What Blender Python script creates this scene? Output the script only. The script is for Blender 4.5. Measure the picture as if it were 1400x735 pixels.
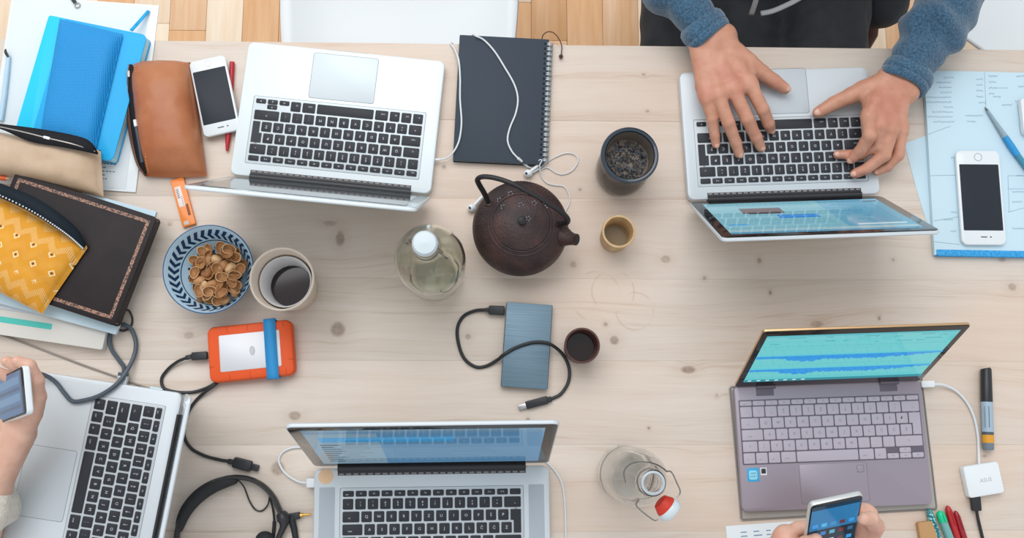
import bpy, math, random
import numpy as np
from mathutils import Vector, Matrix, noise as mnoise

random.seed(11)
for o in list(bpy.data.objects):
    bpy.data.objects.remove(o, do_unlink=True)
sc = bpy.context.scene
COL = sc.collection
PI = math.pi

# ------------------------------------------------------------------ camera
F_PX, CAM_H, TZ = 1339.97, 1.5495, 0.74          # focal length in px, camera height over the table, table height
NAD = (-38.5, 212.39)                            # where the plumb line under the camera falls, px from the centre
_n = np.array([NAD[0], NAD[1], F_PX]); _n /= np.linalg.norm(_n)
_X = np.array([1.0, 0, 0]) - _n[0] * _n; _X /= np.linalg.norm(_X)
_Z = -_n; _Y = np.cross(_Z, _X)
RW = np.stack([_X, _Y, _Z], 1)                   # world -> camera (x right, y down, z forward)
cam_d = bpy.data.cameras.new('camera')
cam_d.sensor_fit = 'HORIZONTAL'; cam_d.sensor_width = 36.0
cam_d.lens = F_PX * 36.0 / 1400.0
cam_d.clip_start = 0.05; cam_d.clip_end = 50
cam = bpy.data.objects.new('camera', cam_d); COL.objects.link(cam)
r_, d_, f_ = RW[0], RW[1], RW[2]
cam.matrix_world = Matrix(((r_[0], -d_[0], -f_[0], 0), (r_[1], -d_[1], -f_[1], 0),
                           (r_[2], -d_[2], -f_[2], CAM_H + TZ), (0, 0, 0, 1)))
sc.camera = cam

# ------------------------------------------------------------------ light
sc.view_settings.view_transform = 'Standard'
sc.view_settings.look = 'None'
sc.view_settings.gamma = 1.0
sc.view_settings.use_curve_mapping = False
sc.view_settings.exposure = -0.07
world = bpy.data.worlds.new('world'); sc.world = world
world.use_nodes = True
bg = world.node_tree.nodes['Background']
bg.inputs[0].default_value = (0.92, 0.96, 1.0, 1); bg.inputs[1].default_value = 0.90

def area_light(name, loc, target, sx, sy, power, col):
    l = bpy.data.lights.new(name, 'AREA'); l.shape = 'RECTANGLE'; l.size = sx; l.size_y = sy
    l.energy = power; l.color = col
    o = bpy.data.objects.new(name, l); COL.objects.link(o)
    o.location = loc
    o.rotation_euler = (Vector(target) - Vector(loc)).to_track_quat('-Z', 'Y').to_euler()
    return o
area_light('window_light', (-0.7, 2.4, 4.8), (0.0, -0.1, 0.74), 4.2, 3.0, 140, (0.99, 0.99, 1.0))

def U(px, py, z=0.0):
    """the point at height z over the table that the photograph shows at (px, py)"""
    d = RW.T @ np.array([px - 700.0, py - 367.5, F_PX])
    t = (z - CAM_H) / d[2]
    return Vector((t * d[0], t * d[1], z + TZ))

# ------------------------------------------------------------------ materials
def lin(c):
    if isinstance(c, str):
        c = c.lstrip('#'); c = [int(c[i:i + 2], 16) / 255 for i in (0, 2, 4)]
    return tuple((x / 12.92 if x <= 0.04045 else ((x + 0.055) / 1.055) ** 2.4) for x in c) + (1.0,)
MATS = {}
def sset(n, key, v):
    if key in n.inputs: n.inputs[key].default_value = v
def mat(name, col, rough=0.5, metal=0.0, spec=0.5, col2=None, nscale=20.0, ndetail=4.0, nstretch=(1, 1, 1), bump=0.0, bscale=200.0,
        emit=None, estr=1.0, trans=0.0, ior=1.45, alpha=1.0, coat=0.0, sheen=0.0, sss=0.0, lo=0.35, hi=0.65):
    if name in MATS: return MATS[name]
    m = bpy.data.materials.new(name); m.use_nodes = True
    nt = m.node_tree; b = nt.nodes['Principled BSDF']
    b.inputs['Base Color'].default_value = lin(col)
    sset(b, 'Roughness', rough); sset(b, 'Metallic', metal); sset(b, 'Specular IOR Level', spec)
    sset(b, 'Transmission Weight', trans); sset(b, 'IOR', ior); sset(b, 'Alpha', alpha)
    sset(b, 'Coat Weight', coat); sset(b, 'Sheen Weight', sheen)
    if sss:
        sset(b, 'Subsurface Weight', sss); sset(b, 'Subsurface Radius', (0.010, 0.004, 0.002)); sset(b, 'Subsurface Scale', 1.0)
    if emit is not None:
        sset(b, 'Emission Color', lin(emit)); sset(b, 'Emission Strength', estr)
    if col2 is not None or bump:
        tc = nt.nodes.new('ShaderNodeTexCoord'); mp = nt.nodes.new('ShaderNodeMapping')
        mp.inputs['Scale'].default_value = nstretch
        nt.links.new(tc.outputs['Object'], mp.inputs['Vector'])
    if col2 is not None:
        nz = nt.nodes.new('ShaderNodeTexNoise'); nz.inputs['Scale'].default_value = nscale; nz.inputs['Detail'].default_value = ndetail
        nt.links.new(mp.outputs[0], nz.inputs['Vector'])
        cr = nt.nodes.new('ShaderNodeValToRGB')
        cr.color_ramp.elements[0].position = lo; cr.color_ramp.elements[1].position = hi
        cr.color_ramp.elements[0].color = lin(col); cr.color_ramp.elements[1].color = lin(col2)
        nt.links.new(nz.outputs['Fac'], cr.inputs['Fac']); nt.links.new(cr.outputs['Color'], b.inputs['Base Color'])
    if bump:
        nb = nt.nodes.new('ShaderNodeTexNoise'); nb.inputs['Scale'].default_value = bscale; nb.inputs['Detail'].default_value = 3
        nt.links.new(mp.outputs[0], nb.inputs['Vector'])
        bn = nt.nodes.new('ShaderNodeBump'); bn.inputs['Strength'].default_value = bump; bn.inputs['Distance'].default_value = 0.002
        nt.links.new(nb.outputs['Fac'], bn.inputs['Height']); nt.links.new(bn.outputs['Normal'], b.inputs['Normal'])
    MATS[name] = m
    return m
class NT:
    """small helper for writing node graphs"""
    def __init__(s, m): s.t = m.node_tree; s.b = s.t.nodes['Principled BSDF']
    def math(s, op, a, b=None, c=None, clamp=False):
        n = s.t.nodes.new('ShaderNodeMath'); n.operation = op; n.use_clamp = clamp
        for i, x in enumerate((a, b, c)):
            if x is None: continue
            if isinstance(x, (int, float)): n.inputs[i].default_value = x
            else: s.t.links.new(x, n.inputs[i])
        return n.outputs[0]
    def vmath(s, op, a, b=None):
        n = s.t.nodes.new('ShaderNodeVectorMath'); n.operation = op
        for i, x in enumerate((a, b)):
            if x is None: continue
            if isinstance(x, tuple): n.inputs[i].default_value = x
            else: s.t.links.new(x, n.inputs[i])
        return n.outputs['Value'] if op == 'LENGTH' else n.outputs[0]
    def mix(s, f, a, b):
        n = s.t.nodes.new('ShaderNodeMix'); n.data_type = 'RGBA'
        ins = [n.inputs[0], n.inputs[6], n.inputs[7]]
        for i, x in zip(ins, (f, a, b)):
            if isinstance(x, (int, float)): i.default_value = x
            elif isinstance(x, (tuple, str)): i.default_value = lin(x) if isinstance(x, str) else x
            else: s.t.links.new(x, i)
        return n.outputs[2]
    def noise(s, vec, scale, detail=3.0, dist=0.0):
        n = s.t.nodes.new('ShaderNodeTexNoise'); n.inputs['Scale'].default_value = scale
        n.inputs['Detail'].default_value = detail; n.inputs['Distortion'].default_value = dist
        if vec is not None: s.t.links.new(vec, n.inputs['Vector'])
        return n.outputs['Fac']
    def ramp(s, f, stops):
        n = s.t.nodes.new('ShaderNodeValToRGB'); e = n.color_ramp.elements
        while len(e) < len(stops): e.new(0.5)
        for k, (p, c) in enumerate(stops): e[k].position = p; e[k].color = lin(c) if isinstance(c, str) else (c, c, c, 1)
        s.t.links.new(f, n.inputs[0]); return n.outputs[0]
    def smooth(s, x, a, b):
        n = s.t.nodes.new('ShaderNodeMapRange'); n.interpolation_type = 'SMOOTHSTEP'
        n.inputs[1].default_value = a; n.inputs[2].default_value = b
        s.t.links.new(x, n.inputs[0]); return n.outputs[0]
    def coord(s, which='Object'):
        n = s.t.nodes.new('ShaderNodeTexCoord'); return n.outputs[which]
    def pos(s): return s.t.nodes.new('ShaderNodeNewGeometry').outputs['Position']
    def sep(s, v):
        n = s.t.nodes.new('ShaderNodeSeparateXYZ'); s.t.links.new(v, n.inputs[0]); return n.outputs
    def comb(s, x, y, z):
        n = s.t.nodes.new('ShaderNodeCombineXYZ')
        for i, q in enumerate((x, y, z)):
            if isinstance(q, (int, float)): n.inputs[i].default_value = q
            else: s.t.links.new(q, n.inputs[i])
        return n.outputs[0]
    def base(s, c): s.t.links.new(c, s.b.inputs['Base Color'])
    def bump(s, h, strength, dist=0.002):
        n = s.t.nodes.new('ShaderNodeBump'); n.inputs['Strength'].default_value = strength; n.inputs['Distance'].default_value = dist
        s.t.links.new(h, n.inputs['Height']); s.t.links.new(n.outputs[0], s.b.inputs['Normal'])

# ------------------------------------------------------------------ mesh building
def rrect(w, d, r, seg=5, cx=0.0, cy=0.0):
    r = max(1e-5, min(r, w / 2 - 1e-6, d / 2 - 1e-6)); out = []
    for k, (sx, sy) in enumerate(((1, 1), (-1, 1), (-1, -1), (1, -1))):
        for i in range(seg + 1):
            a = k * PI / 2 + i / seg * PI / 2
            out.append((cx + sx * (w / 2 - r) + r * math.cos(a), cy + sy * (d / 2 - r) + r * math.sin(a)))
    return out
def catmull(pts, per=8, closed=False):
    pts = [Vector(p) for p in pts]; out = []; n = len(pts)
    rng = range(n if closed else n - 1)
    for i in rng:
        p1, p2 = pts[i], pts[(i + 1) % n]
        p0 = pts[i - 1] if (closed or i > 0) else p1 * 2 - p2
        p3 = pts[(i + 2) % n] if (closed or i + 2 < n) else p2 * 2 - p1
        for k in range(per):
            t = k / per
            out.append(0.5 * ((2 * p1) + (p2 - p0) * t + (2 * p0 - 5 * p1 + 4 * p2 - p3) * t * t + (3 * p1 - p0 - 3 * p2 + p3) * t ** 3))
    if not closed: out.append(pts[-1])
    return out
class MB:
    def __init__(s): s.v = []; s.f = []; s.m = []; s.uv = {}
    def add(s, vs, fs, mi=0):
        o = len(s.v); s.v += [tuple(v) for v in vs]
        for f in fs: s.f.append(tuple(i + o for i in f)); s.m.append(mi)
        return o
    def rings(s, rings, mi=0, cap0=True, cap1=True, closed=False):
        n = len(rings[0]); vs = [p for r in rings for p in r]; fs = []
        m = len(rings)
        for i in range(m if closed else m - 1):
            a, b = i * n, ((i + 1) % m) * n
            for k in range(n): fs.append((a + k, a + (k + 1) % n, b + (k + 1) % n, b + k))
        if not closed:
            if cap0: fs.append(tuple(reversed(range(n))))
            if cap1: fs.append(tuple(range((m - 1) * n, m * n)))
        s.add(vs, fs, mi); return s
    def slab(s, w, d, z0, z1, r=0.002, bev=0.0006, cx=0.0, cy=0.0, seg=5, mi=0):
        h = z1 - z0; bev = min(bev, h * 0.49, r * 0.95)
        R = []
        for ins, z in ((bev, z0), (0, z0 + bev), (0, z1 - bev), (bev * 0.3, z1 - bev * 0.3), (bev, z1)):
            R.append([(x, y, z) for x, y in rrect(w - 2 * ins, d - 2 * ins, r - ins, seg, cx, cy)])
        return s.rings(R, mi)
    def box(s, x0, x1, y0, y1, z0, z1, mi=0):
        vs = [(x, y, z) for z in (z0, z1) for x, y in ((x0, y0), (x1, y0), (x1, y1), (x0, y1))]
        s.add(vs, [(3, 2, 1, 0), (4, 5, 6, 7), (0, 1, 5, 4), (1, 2, 6, 5), (2, 3, 7, 6), (3, 0, 4, 7)], mi); return s
    def lathe(s, prof, n=40, c=(0, 0), mi=0, cap0=False, cap1=False):
        R = [[(c[0] + r * math.cos(2 * PI * k / n), c[1] + r * math.sin(2 * PI * k / n), z) for k in range(n)] for r, z in prof]
        return s.rings(R, mi, cap0, cap1)
    def tube(s, pts, rad, n=8, closed=False, mi=0, flat=1.0, up=None):
        pts = [Vector(p) for p in pts]; m = len(pts); R = []; prev = None
        for i, p in enumerate(pts):
            if closed: t = pts[(i + 1) % m] - pts[i - 1]
            else: t = pts[min(i + 1, m - 1)] - pts[max(i - 1, 0)]
            t = t.normalized() if t.length > 1e-9 else Vector((1, 0, 0))
            if up is not None: u = Vector(up)
            elif prev is None: u = Vector((0, 0, 1)) if abs(t.z) < 0.9 else Vector((1, 0, 0))
            else: u = prev
            u = (u - t * u.dot(t)).normalized(); prev = u; w = t.cross(u)
            r = rad[i] if isinstance(rad, (list, tuple)) else rad
            R.append([p + (w * math.cos(2 * PI * k / n) + u * (flat * math.sin(2 * PI * k / n))) * r for k in range(n)])
        return s.rings(R, mi, True, True, closed)
    def cyl(s, a, b, r0, r1=None, n=16, mi=0):
        return s.tube([a, b], [r0, r1 if r1 is not None else r0], n, mi=mi)
    def ball(s, c, r, n=12, m=8, sc3=(1, 1, 1), mi=0, rot=None):
        R = []
        for j in range(m + 1):
            th = PI * (j + 0.02) / (m + 0.04)
            ring = []
            for k in range(n):
                v = Vector((r * sc3[0] * math.sin(th) * math.cos(2 * PI * k / n), r * sc3[1] * math.sin(th) * math.sin(2 * PI * k / n), -r * sc3[2] * math.cos(th)))
                if rot is not None: v = rot @ v
                ring.append(v + Vector(c))
            R.append(ring)
        return s.rings(R, mi)
    def prism(s, poly, z0, z1, mi=0):
        a = sum(poly[i - 1][0] * poly[i][1] - poly[i][0] * poly[i - 1][1] for i in range(len(poly)))
        if a < 0: poly = poly[::-1]
        return s.rings([[(x, y, z0) for x, y in poly], [(x, y, z1) for x, y in poly]], mi)
    def quad(s, a, b, c, d, mi=0): s.add([a, b, c, d], [(0, 1, 2, 3)], mi); return s
    def xform(s, M, start=0):
        for i in range(start, len(s.v)): s.v[i] = tuple(M @ Vector(s.v[i]))
        return s
    def mesh(s, name, mats, ang=38, uvs=None):
        me = bpy.data.meshes.new(name); me.from_pydata(s.v, [], s.f)
        for m in (mats if isinstance(mats, (list, tuple)) else [mats]): me.materials.append(m)
        me.polygons.foreach_set('material_index', s.m)
        if uvs is not None:
            l = me.uv_layers.new(name='UVMap')
            for lp in me.loops: l.data[lp.index].uv = uvs[lp.vertex_index]
        me.polygons.foreach_set('use_smooth', [True] * len(s.f))
        me.set_sharp_from_angle(angle=math.radians(ang))
        me.update(); return me
    def build(s, name, mats, parent=None, ang=38, uvs=None, **kw):
        return put(name, s.mesh(name, mats, ang, uvs), parent, **kw)
def put(name, me, parent=None, loc=None, rz=None, label=None, cat=None, group=None, kind=None, M=None):
    o = bpy.data.objects.new(name, me); COL.objects.link(o)
    if parent is not None: o.parent = parent
    if loc is not None: o.location = loc
    if rz is not None: o.rotation_euler = (0, 0, rz)
    if M is not None: o.matrix_basis = M
    tag(o, label, cat, group, kind); return o
def tag(o, label=None, cat=None, group=None, kind=None):
    if label: o['label'] = label
    if cat: o['category'] = cat
    if group: o['group'] = group
    if kind: o['kind'] = kind
    return o
def thing(name, label, cat, loc=(0, 0, TZ), rz=0.0, group=None):
    return put(name, None, None, loc, rz, label, cat, group)
def rect_px(tl, tr, br, bl, z):
    """centre (x, y), yaw, width, depth of a flat rectangle whose corners the photo shows at these pixels at height z"""
    a, b, c, d = (U(*q, z) for q in (tl, tr, br, bl))
    ce = (a + b + c + d) / 4; ex = ((b - a) + (c - d)) / 2; ey = ((a - d) + (b - c)) / 2
    yaw = math.atan2(ex.y, ex.x)
    yaw2 = math.atan2(-ey.x, ey.y)
    return (ce.x, ce.y), (yaw + yaw2) / 2, ex.length, ey.length
def up(pts, z=None):
    """pixel path -> world points; every point (px, py) or (px, py, z)"""
    return [U(p[0], p[1], p[2] if len(p) > 2 else z) for p in pts]

# ---- smooth-union solids on a grid, meshed with surface nets
def smin(a, b, k):
    h = np.clip(0.5 + 0.5 * (b - a) / k, 0, 1)
    return b * (1 - h) + a * h - k * h * (1 - h)
def caps_sdf(caps, Pg, k):
    d = np.full(Pg.shape[:-1], 0.5)
    o = Pg[0, 0, 0]; h = Pg[1, 0, 0][0] - o[0]
    for (a, b, ra, rb, *kk) in caps:
        k1 = kk[0] if kk else k
        a = np.array(a, float); b = np.array(b, float); ab = b - a
        m = max(ra, rb) + k + 4 * h + .008
        i0 = np.maximum(0, np.floor((np.minimum(a, b) - m - o) / h).astype(int)); i1 = np.ceil((np.maximum(a, b) + m - o) / h).astype(int) + 1
        sl = tuple(slice(x, y) for x, y in zip(i0, i1)); G = Pg[sl]
        L = max(ab @ ab, 1e-12)
        t = np.clip(((G - a) @ ab) / L, 0, 1)
        q = G - (a + t[..., None] * ab)
        d[sl] = smin(d[sl], np.sqrt((q * q).sum(-1)) - (ra + (rb - ra) * t), k1)
    return d
def nets(fn, lo, hi, h):
    lo = np.array(lo, float); n = np.ceil((np.array(hi) - lo) / h).astype(int) + 1
    ax = [lo[i] + h * np.arange(n[i]) for i in range(3)]
    G = np.stack(np.meshgrid(*ax, indexing='ij'), -1)
    D = fn(G); S = D < 0
    c = np.zeros(tuple(n - 1), int)
    for i in (0, 1):
        for j in (0, 1):
            for k in (0, 1): c += S[i:n[0] - 1 + i, j:n[1] - 1 + j, k:n[2] - 1 + k]
    act = (c > 0) & (c < 8)
    idx = np.full(act.shape, -1); idx[act] = np.arange(act.sum())
    cs = np.argwhere(act); acc = np.zeros((len(cs), 3)); cnt = np.zeros(len(cs))
    corners = [(i, j, k) for i in (0, 1) for j in (0, 1) for k in (0, 1)]
    for p in range(8):
        for q in range(p + 1, 8):
            A, B = np.array(corners[p]), np.array(corners[q])
            if np.abs(A - B).sum() != 1: continue
            da = D[tuple((cs + A).T)]; db = D[tuple((cs + B).T)]
            x = (da < 0) != (db < 0)
            t = np.where(x, da / np.where(x, da - db, 1), 0)
            acc += np.where(x[:, None], A + t[:, None] * (B - A), 0); cnt += x
    V = lo + h * (cs + acc / cnt[:, None])
    Fs = []
    for axis in range(3):
        sl0 = [slice(None)] * 3; sl1 = [slice(None)] * 3
        sl0[axis] = slice(0, -1); sl1[axis] = slice(1, None)
        e = np.argwhere(S[tuple(sl0)] != S[tuple(sl1)])
        o1, o2 = [(1, 2), (2, 0), (0, 1)][axis]
        e = e[(e[:, o1] > 0) & (e[:, o2] > 0) & (e[:, o1] < n[o1] - 1) & (e[:, o2] < n[o2] - 1)]
        flip = S[tuple(e.T)]
        def g(a, b):
            q = e.copy(); q[:, o1] -= a; q[:, o2] -= b; return idx[tuple(q.T)]
        Q = np.stack([g(1, 1), g(0, 1), g(0, 0), g(1, 0)], 1)
        Q[~flip] = Q[~flip][:, ::-1]
        Fs.append(Q)
    return V, np.concatenate(Fs)
def solid(caps, h, k, disp=None, pad=0.02, relax=2):
    pts = np.array([p for c in caps for p in (c[0], c[1])]); rm = max(max(c[2], c[3]) for c in caps)
    lo = pts.min(0) - rm - pad; hi = pts.max(0) + rm + pad
    V, Q = nets(lambda G: caps_sdf(caps, G, k) + (disp(G) if disp else 0), lo, hi, h)
    for _ in range(relax):                                   # one light smoothing pass per turn
        acc = np.zeros_like(V); cnt = np.zeros(len(V))
        for i in range(4):
            w = V[Q[:, (i + 1) % 4]] + V[Q[:, i - 1]]; cnt += 2 * np.bincount(Q[:, i], minlength=len(V))
            for c in range(3): acc[:, c] += np.bincount(Q[:, i], w[:, c], len(V))
        V = 0.5 * V + 0.5 * acc / cnt[:, None]
    b = MB(); b.v = [tuple(v) for v in V]; b.f = [tuple(int(i) for i in q) for q in Q]; b.m = [0] * len(Q)
    return b
def join(a, b, mi=0):
    a.add(b.v, b.f, mi); return a

# ================================================================== SETTING
m_sub = mat('floor_underlay', '#b98d62', 0.7)
def plank_mat(i, c, c2):
    return mat('parquet_%d' % i, c, 0.38, col2=c2, nscale=6, nstretch=(9, 0.8, 1), bump=0.08, bscale=60)
PL = [plank_mat(0, '#f0dcc2', '#e8cdae'), plank_mat(1, '#e8c49e', '#dfb184'), plank_mat(2, '#f3e3cd', '#ecd6b8'), plank_mat(3, '#e3b688', '#d8a674')]
fl = MB().box(-2.3, 2.5, -1.9, 2.4, -0.02, -0.0005).build('floor', m_sub, kind='structure')
fl['label'] = 'pale wooden parquet floor of short strips under the table'
pw = 0.088
pm = [MB().slab(pw - 0.0008, 0.49 - 0.0008, 0, 0.012, 0.0012, 0.0006, seg=1).mesh('plank', m) for m in PL]
rg = random.Random(5)
for i in range(-21, 26):
    off = rg.uniform(0, 0.49)
    for j in range(-3, 4):
        y = 0.55 + off + j * 0.49
        if y > 2.3 or y < -0.9: continue
        put('plank', rg.choice(pm), fl, (i * pw - 0.02, y, -0.0045))

# ---- table
def table_mat():
    m = bpy.data.materials.new('pine_board'); m.use_nodes = True; n = NT(m)
    p = n.pos(); X, Y, Z = n.sep(p)
    oi = n.t.nodes.new('ShaderNodeObjectInfo').outputs['Random']
    # grain bends round the knots
    knots = [(465, 326, .008, .014, .85), (462, 450, .013, .013, 1.0), (840, 465, .008, .008, .9), (941, 505, .013, .007, 1.0), (1117, 443, .012, .006, .7),
             (910, 354, .009, .007, .6), (963, 380, .004, .004, .6), (1038, 356, .004, .005, .8), (1053, 400, .003, .004, .8), (380, 640, .012, .012, .9),
             (403, 568, .011, .008, .8), (640, 460, .005, .005, .7), (784, 361, .006, .006, .6), (828, 443, .004, .004, .7), (1384, 392, .008, .007, .7),
             (1202, 435, .003, .004, .8), (607, 228, .004, .004, .8), (880, 102, .004, .003, .7), (885, 152, .004, .003, .8), (793, 259, .003, .003, .7),
             (887, 585, .003, .003, .8), (722, 573, .004, .003, .8), (258, 458, .009, .007, .5), (451, 305, .012, .005, .5), (1346, 623, .004, .003, .6),
             (232, 307, .004, .003, .6), (1221, 355, .003, .003, .6), (1370, 355, .008, .004, .6), (980, 540, .003, .003, .5)]
    bend = None; dark = None
    for (kx, ky, rx, ry, s) in knots:
        w = U(kx, ky, 0)
        q = n.vmath('SUBTRACT', p, (w.x, w.y, TZ))
        d = n.vmath('LENGTH', n.vmath('MULTIPLY', q, (1 / rx, 1 / ry, 0.0)))
        core = n.math('MULTIPLY', n.smooth(d, 1.12, 0.55), s)
        halo = n.smooth(d, 3.2, 0.4)
        bend = halo if bend is None else n.math('MAXIMUM', bend, halo)
        dark = core if dark is None else n.math('MAXIMUM', dark, core)
    yy = n.math('ADD', Y, n.math('MULTIPLY', bend, 0.006))
    low = n.noise(n.comb(n.math('MULTIPLY', X, 1.3), n.math('MULTIPLY', yy, 5.0), oi), 1.6, 2)
    yw = n.math('ADD', n.math('MULTIPLY', yy, 60.0), n.math('MULTIPLY', low, 4.5))
    g1 = n.noise(n.comb(n.math('MULTIPLY', X, 1.5), yw, n.math('MULTIPLY', oi, 30.0)), 1.0, 3)
    g2 = n.noise(n.comb(n.math('MULTIPLY', X, 14.0), n.math('MULTIPLY', yw, 7.0), oi), 1.0, 2)
    g = n.math('ADD', n.math('MULTIPLY', g1, 0.62), n.math('MULTIPLY', g2, 0.38))
    col = n.ramp(g, [(0.30, '#bfaa99'), (0.42, '#cfc1b3'), (0.60, '#d5c9bd'), (0.8, '#d0c2b5')])
    tint = n.noise(n.comb(n.math('MULTIPLY', X, 2.2), n.math('MULTIPLY', Y, 3.0), oi), 1.0, 2)
    col = n.mix(n.math('MULTIPLY', n.smooth(tint, 0.45, 0.7), 0.40), col, '#d8bba5')
    bnoise = n.noise(n.comb(X, Y, 0.0), 160.0, 2)
    col = n.mix(n.math('MULTIPLY', n.math('MULTIPLY', bend, 0.22), n.math('ADD', bnoise, 0.3)), col, '#a98c74')
    col = n.mix(n.math('MULTIPLY', dark, n.math('ADD', n.math('MULTIPLY', bnoise, 0.7), 0.35), clamp=True), col, '#84705f')
    # pale stain arcs left by wet cups
    for (kx, ky, r) in ((815, 405, .040), (868, 425, .030), (838, 398, .034)):
        w = U(kx, ky, 0); d = n.vmath('LENGTH', n.vmath('MULTIPLY', n.vmath('SUBTRACT', p, (w.x, w.y, TZ)), (1, 1, 0.0)))
        ring = n.smooth(n.math('ABSOLUTE', n.math('SUBTRACT', d, r)), 0.0022, 0.0004)
        ang = n.smooth(n.noise(p, 30.0, 1), 0.42, 0.62)
        col = n.mix(n.math('MULTIPLY', n.math('MULTIPLY', ring, ang), 0.30), col, '#a98f78')
    n.base(col); n.b.inputs['Roughness'].default_value = 0.42
    sset(n.b, 'Specular IOR Level', 0.35)
    n.bump(g, 0.03, 0.001)
    return m
m_pine = table_mat()
m_leg = mat('pine_leg', '#d8bb9a', 0.5, col2='#c9a880', nscale=5, nstretch=(9, 9, .8))
TY1, TX0, TX1 = 0.6235, -1.02, 1.16
table = thing('table', 'long pale pine table with knotty boards, covered with laptops', 'table', (0, 0, 0))
bw = 0.131
for i in range(8):
    y1 = TY1 - i * bw
    b = MB().slab(TX1 - TX0, bw - 0.0001, -0.030, 0.0, 0.0015, 0.0012 if i in (0, 7) else 0.00015, seg=2)
    b.build('board', m_pine, table, loc=((TX0 + TX1) / 2, y1 - bw / 2, TZ))
TYB = TY1 - 8 * bw
for sx in (TX0 + 0.16, TX1 - 0.16):
    for sy in (TYB + 0.12, TY1 - 0.20):
        MB().slab(0.07, 0.07, 0, TZ - 0.031, 0.006, 0.003).build('leg', m_leg, table, loc=(sx, sy, 0.0085))
for sy in (TYB + 0.12, TY1 - 0.20):
    MB().box(TX0 + 0.196, TX1 - 0.196, -0.012, 0.012, -0.11, -0.0305).build('apron', m_leg, table, loc=(0, sy, TZ))
for sx in (TX0 + 0.16, TX1 - 0.16):
    MB().box(-0.012, 0.012, TYB + 0.156, TY1 - 0.236, -0.11, -0.0305).build('apron', m_leg, table, loc=(sx, 0, TZ))

# ---- shell chairs on the far side
m_white_pl = mat('white_shell_plastic', '#e4eaec', 0.35)
m_brown_pl = mat('brown_shell', '#6a4536', 0.5)
m_dowel = mat('chair_dowel', '#d9b184', 0.45, col2='#c99f70', nscale=5, nstretch=(9, 9, 1))
m_rub = mat('black_rubber', '#26282b', 0.6)
m_wire = mat('black_wire', '#2a2b2e', 0.4, metal=0.6)
def chair(label, cx, cy, rz, shell):
    t = thing('shell_chair', label, 'chair', (cx, cy, 0.0085), rz)
    NU, NV = 22, 26
    P = []
    for j in range(NV + 1):                        # from the front lip of the seat, back and up to the top of the backrest
        v = j / NV
        if v < 0.55:
            s = v / 0.55; y = -0.25 + 0.40 * s; z = 0.442 - 0.035 * math.sin(PI * s) ** 1 - (0.02 * (1 - s) ** 4)
        else:
            s = (v - 0.55) / 0.45; a = s * 1.0
            y = 0.15 + 0.09 * math.sin(a * 1.35); z = 0.442 + 0.36 * s ** 1.25
        hw = 0.235 * (1 - (0.28 if v > .475 else 0.12) * abs(2 * v - 0.95) ** 3.2)
        if v < 0.10: hw *= math.sin(math.acos(max(0, 1 - v / 0.10))) * 0.36 + 0.64
        if v > 0.88: hw *= math.sin(math.acos(max(0, (v - 0.88) / 0.12))) * 0.62 + 0.38
        row = []
        for i in range(NU + 1):
            u = 2 * i / NU - 1
            row.append(Vector((hw * u, y + 0.02 * u * u * (-1 if v > 0.55 else 0), z + 0.045 * abs(u) ** 3 * (1.0 if v < 0.6 else 0.4))))
        P.append(row)
    b = MB(); vs = [p for r in P for p in r]; n = NU + 1
    fs = [(j * n + i, j * n + i + 1, (j + 1) * n + i + 1, (j + 1) * n + i) for j in range(NV) for i in range(NU)]
    b.add(vs, fs)
    o = b.build('seat_shell', shell, t, ang=80)
    md = o.modifiers.new('thickness', 'SOLIDIFY'); md.thickness = 0.006; md.offset = -1
    for sx in (-1, 1):
        for sy in (-1, 1):
            foot = Vector((sx * 0.22, 0.0 + sy * 0.22, 0.02)); top = Vector((sx * 0.10, sy * 0.11, 0.395))
            lg = MB().tube([foot, top], [0.010, 0.015], 12).build('leg', m_dowel, t)
            MB().cyl(foot + Vector((0, 0, -0.02)), foot + Vector((0, 0, 0.012)) + (top - foot) * 0.02, 0.013, 0.0125, 12).build('foot_cap', m_rub, lg)
    w = MB()
    for a, c in (((-1, -1), (1, 1)), ((-1, 1), (1, -1))):
        w.cyl((a[0] * 0.155, a[1] * 0.163, 0.21), (c[0] * 0.10, c[1] * 0.11, 0.385), 0.004, n=8)
    w.build('cross_brace', m_wire, t)
    MB().box(-0.11, 0.11, -0.12, 0.12, 0.388, 0.399).build('seat_mount', m_wire, t)
    return t
chair('white plastic shell chair tucked in behind the laptop with the white earphones', -0.170, 0.90, 0.0, m_white_pl)
chair('white plastic shell chair at the right end of the far table edge', 1.190, 0.93, math.radians(-14), m_white_pl)
chair('brown shell chair on wooden legs under the person in the blue sweater', 0.555, 0.955, 0.0, m_brown_pl)

# ================================================================== LAPTOPS
FONT_CACHE = {}
def text_mb(s, size, bold=False):
    """flat lettering in the XY plane, centred on the origin, as an MB"""
    key = (s, size)
    if key not in FONT_CACHE:
        cu = bpy.data.curves.new('lettering', 'FONT'); cu.body = s; cu.size = size; cu.align_x = 'CENTER'; cu.align_y = 'CENTER'
        cu.resolution_u = 2; cu.space_line = 0.9
        ob = bpy.data.objects.new('lettering', cu); COL.objects.link(ob)
        bpy.context.view_layer.update()
        me = bpy.data.meshes.new_from_object(ob.evaluated_get(bpy.context.evaluated_depsgraph_get()))
        FONT_CACHE[key] = ([tuple(v.co) for v in me.vertices], [tuple(p.vertices) for p in me.polygons])
        bpy.data.objects.remove(ob); bpy.data.curves.remove(cu); bpy.data.meshes.remove(me)
    v, f = FONT_CACHE[key]
    b = MB(); b.add(v, f); return b
def letter(dst, s, size, x, y, z, mi, rz=0.0):
    t = text_mb(s, size); st = len(dst.v)
    dst.add(t.v, t.f, mi)
    dst.xform(Matrix.Translation((x, y, z)) @ Matrix.Rotation(rz, 4, 'Z'), st)

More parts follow.
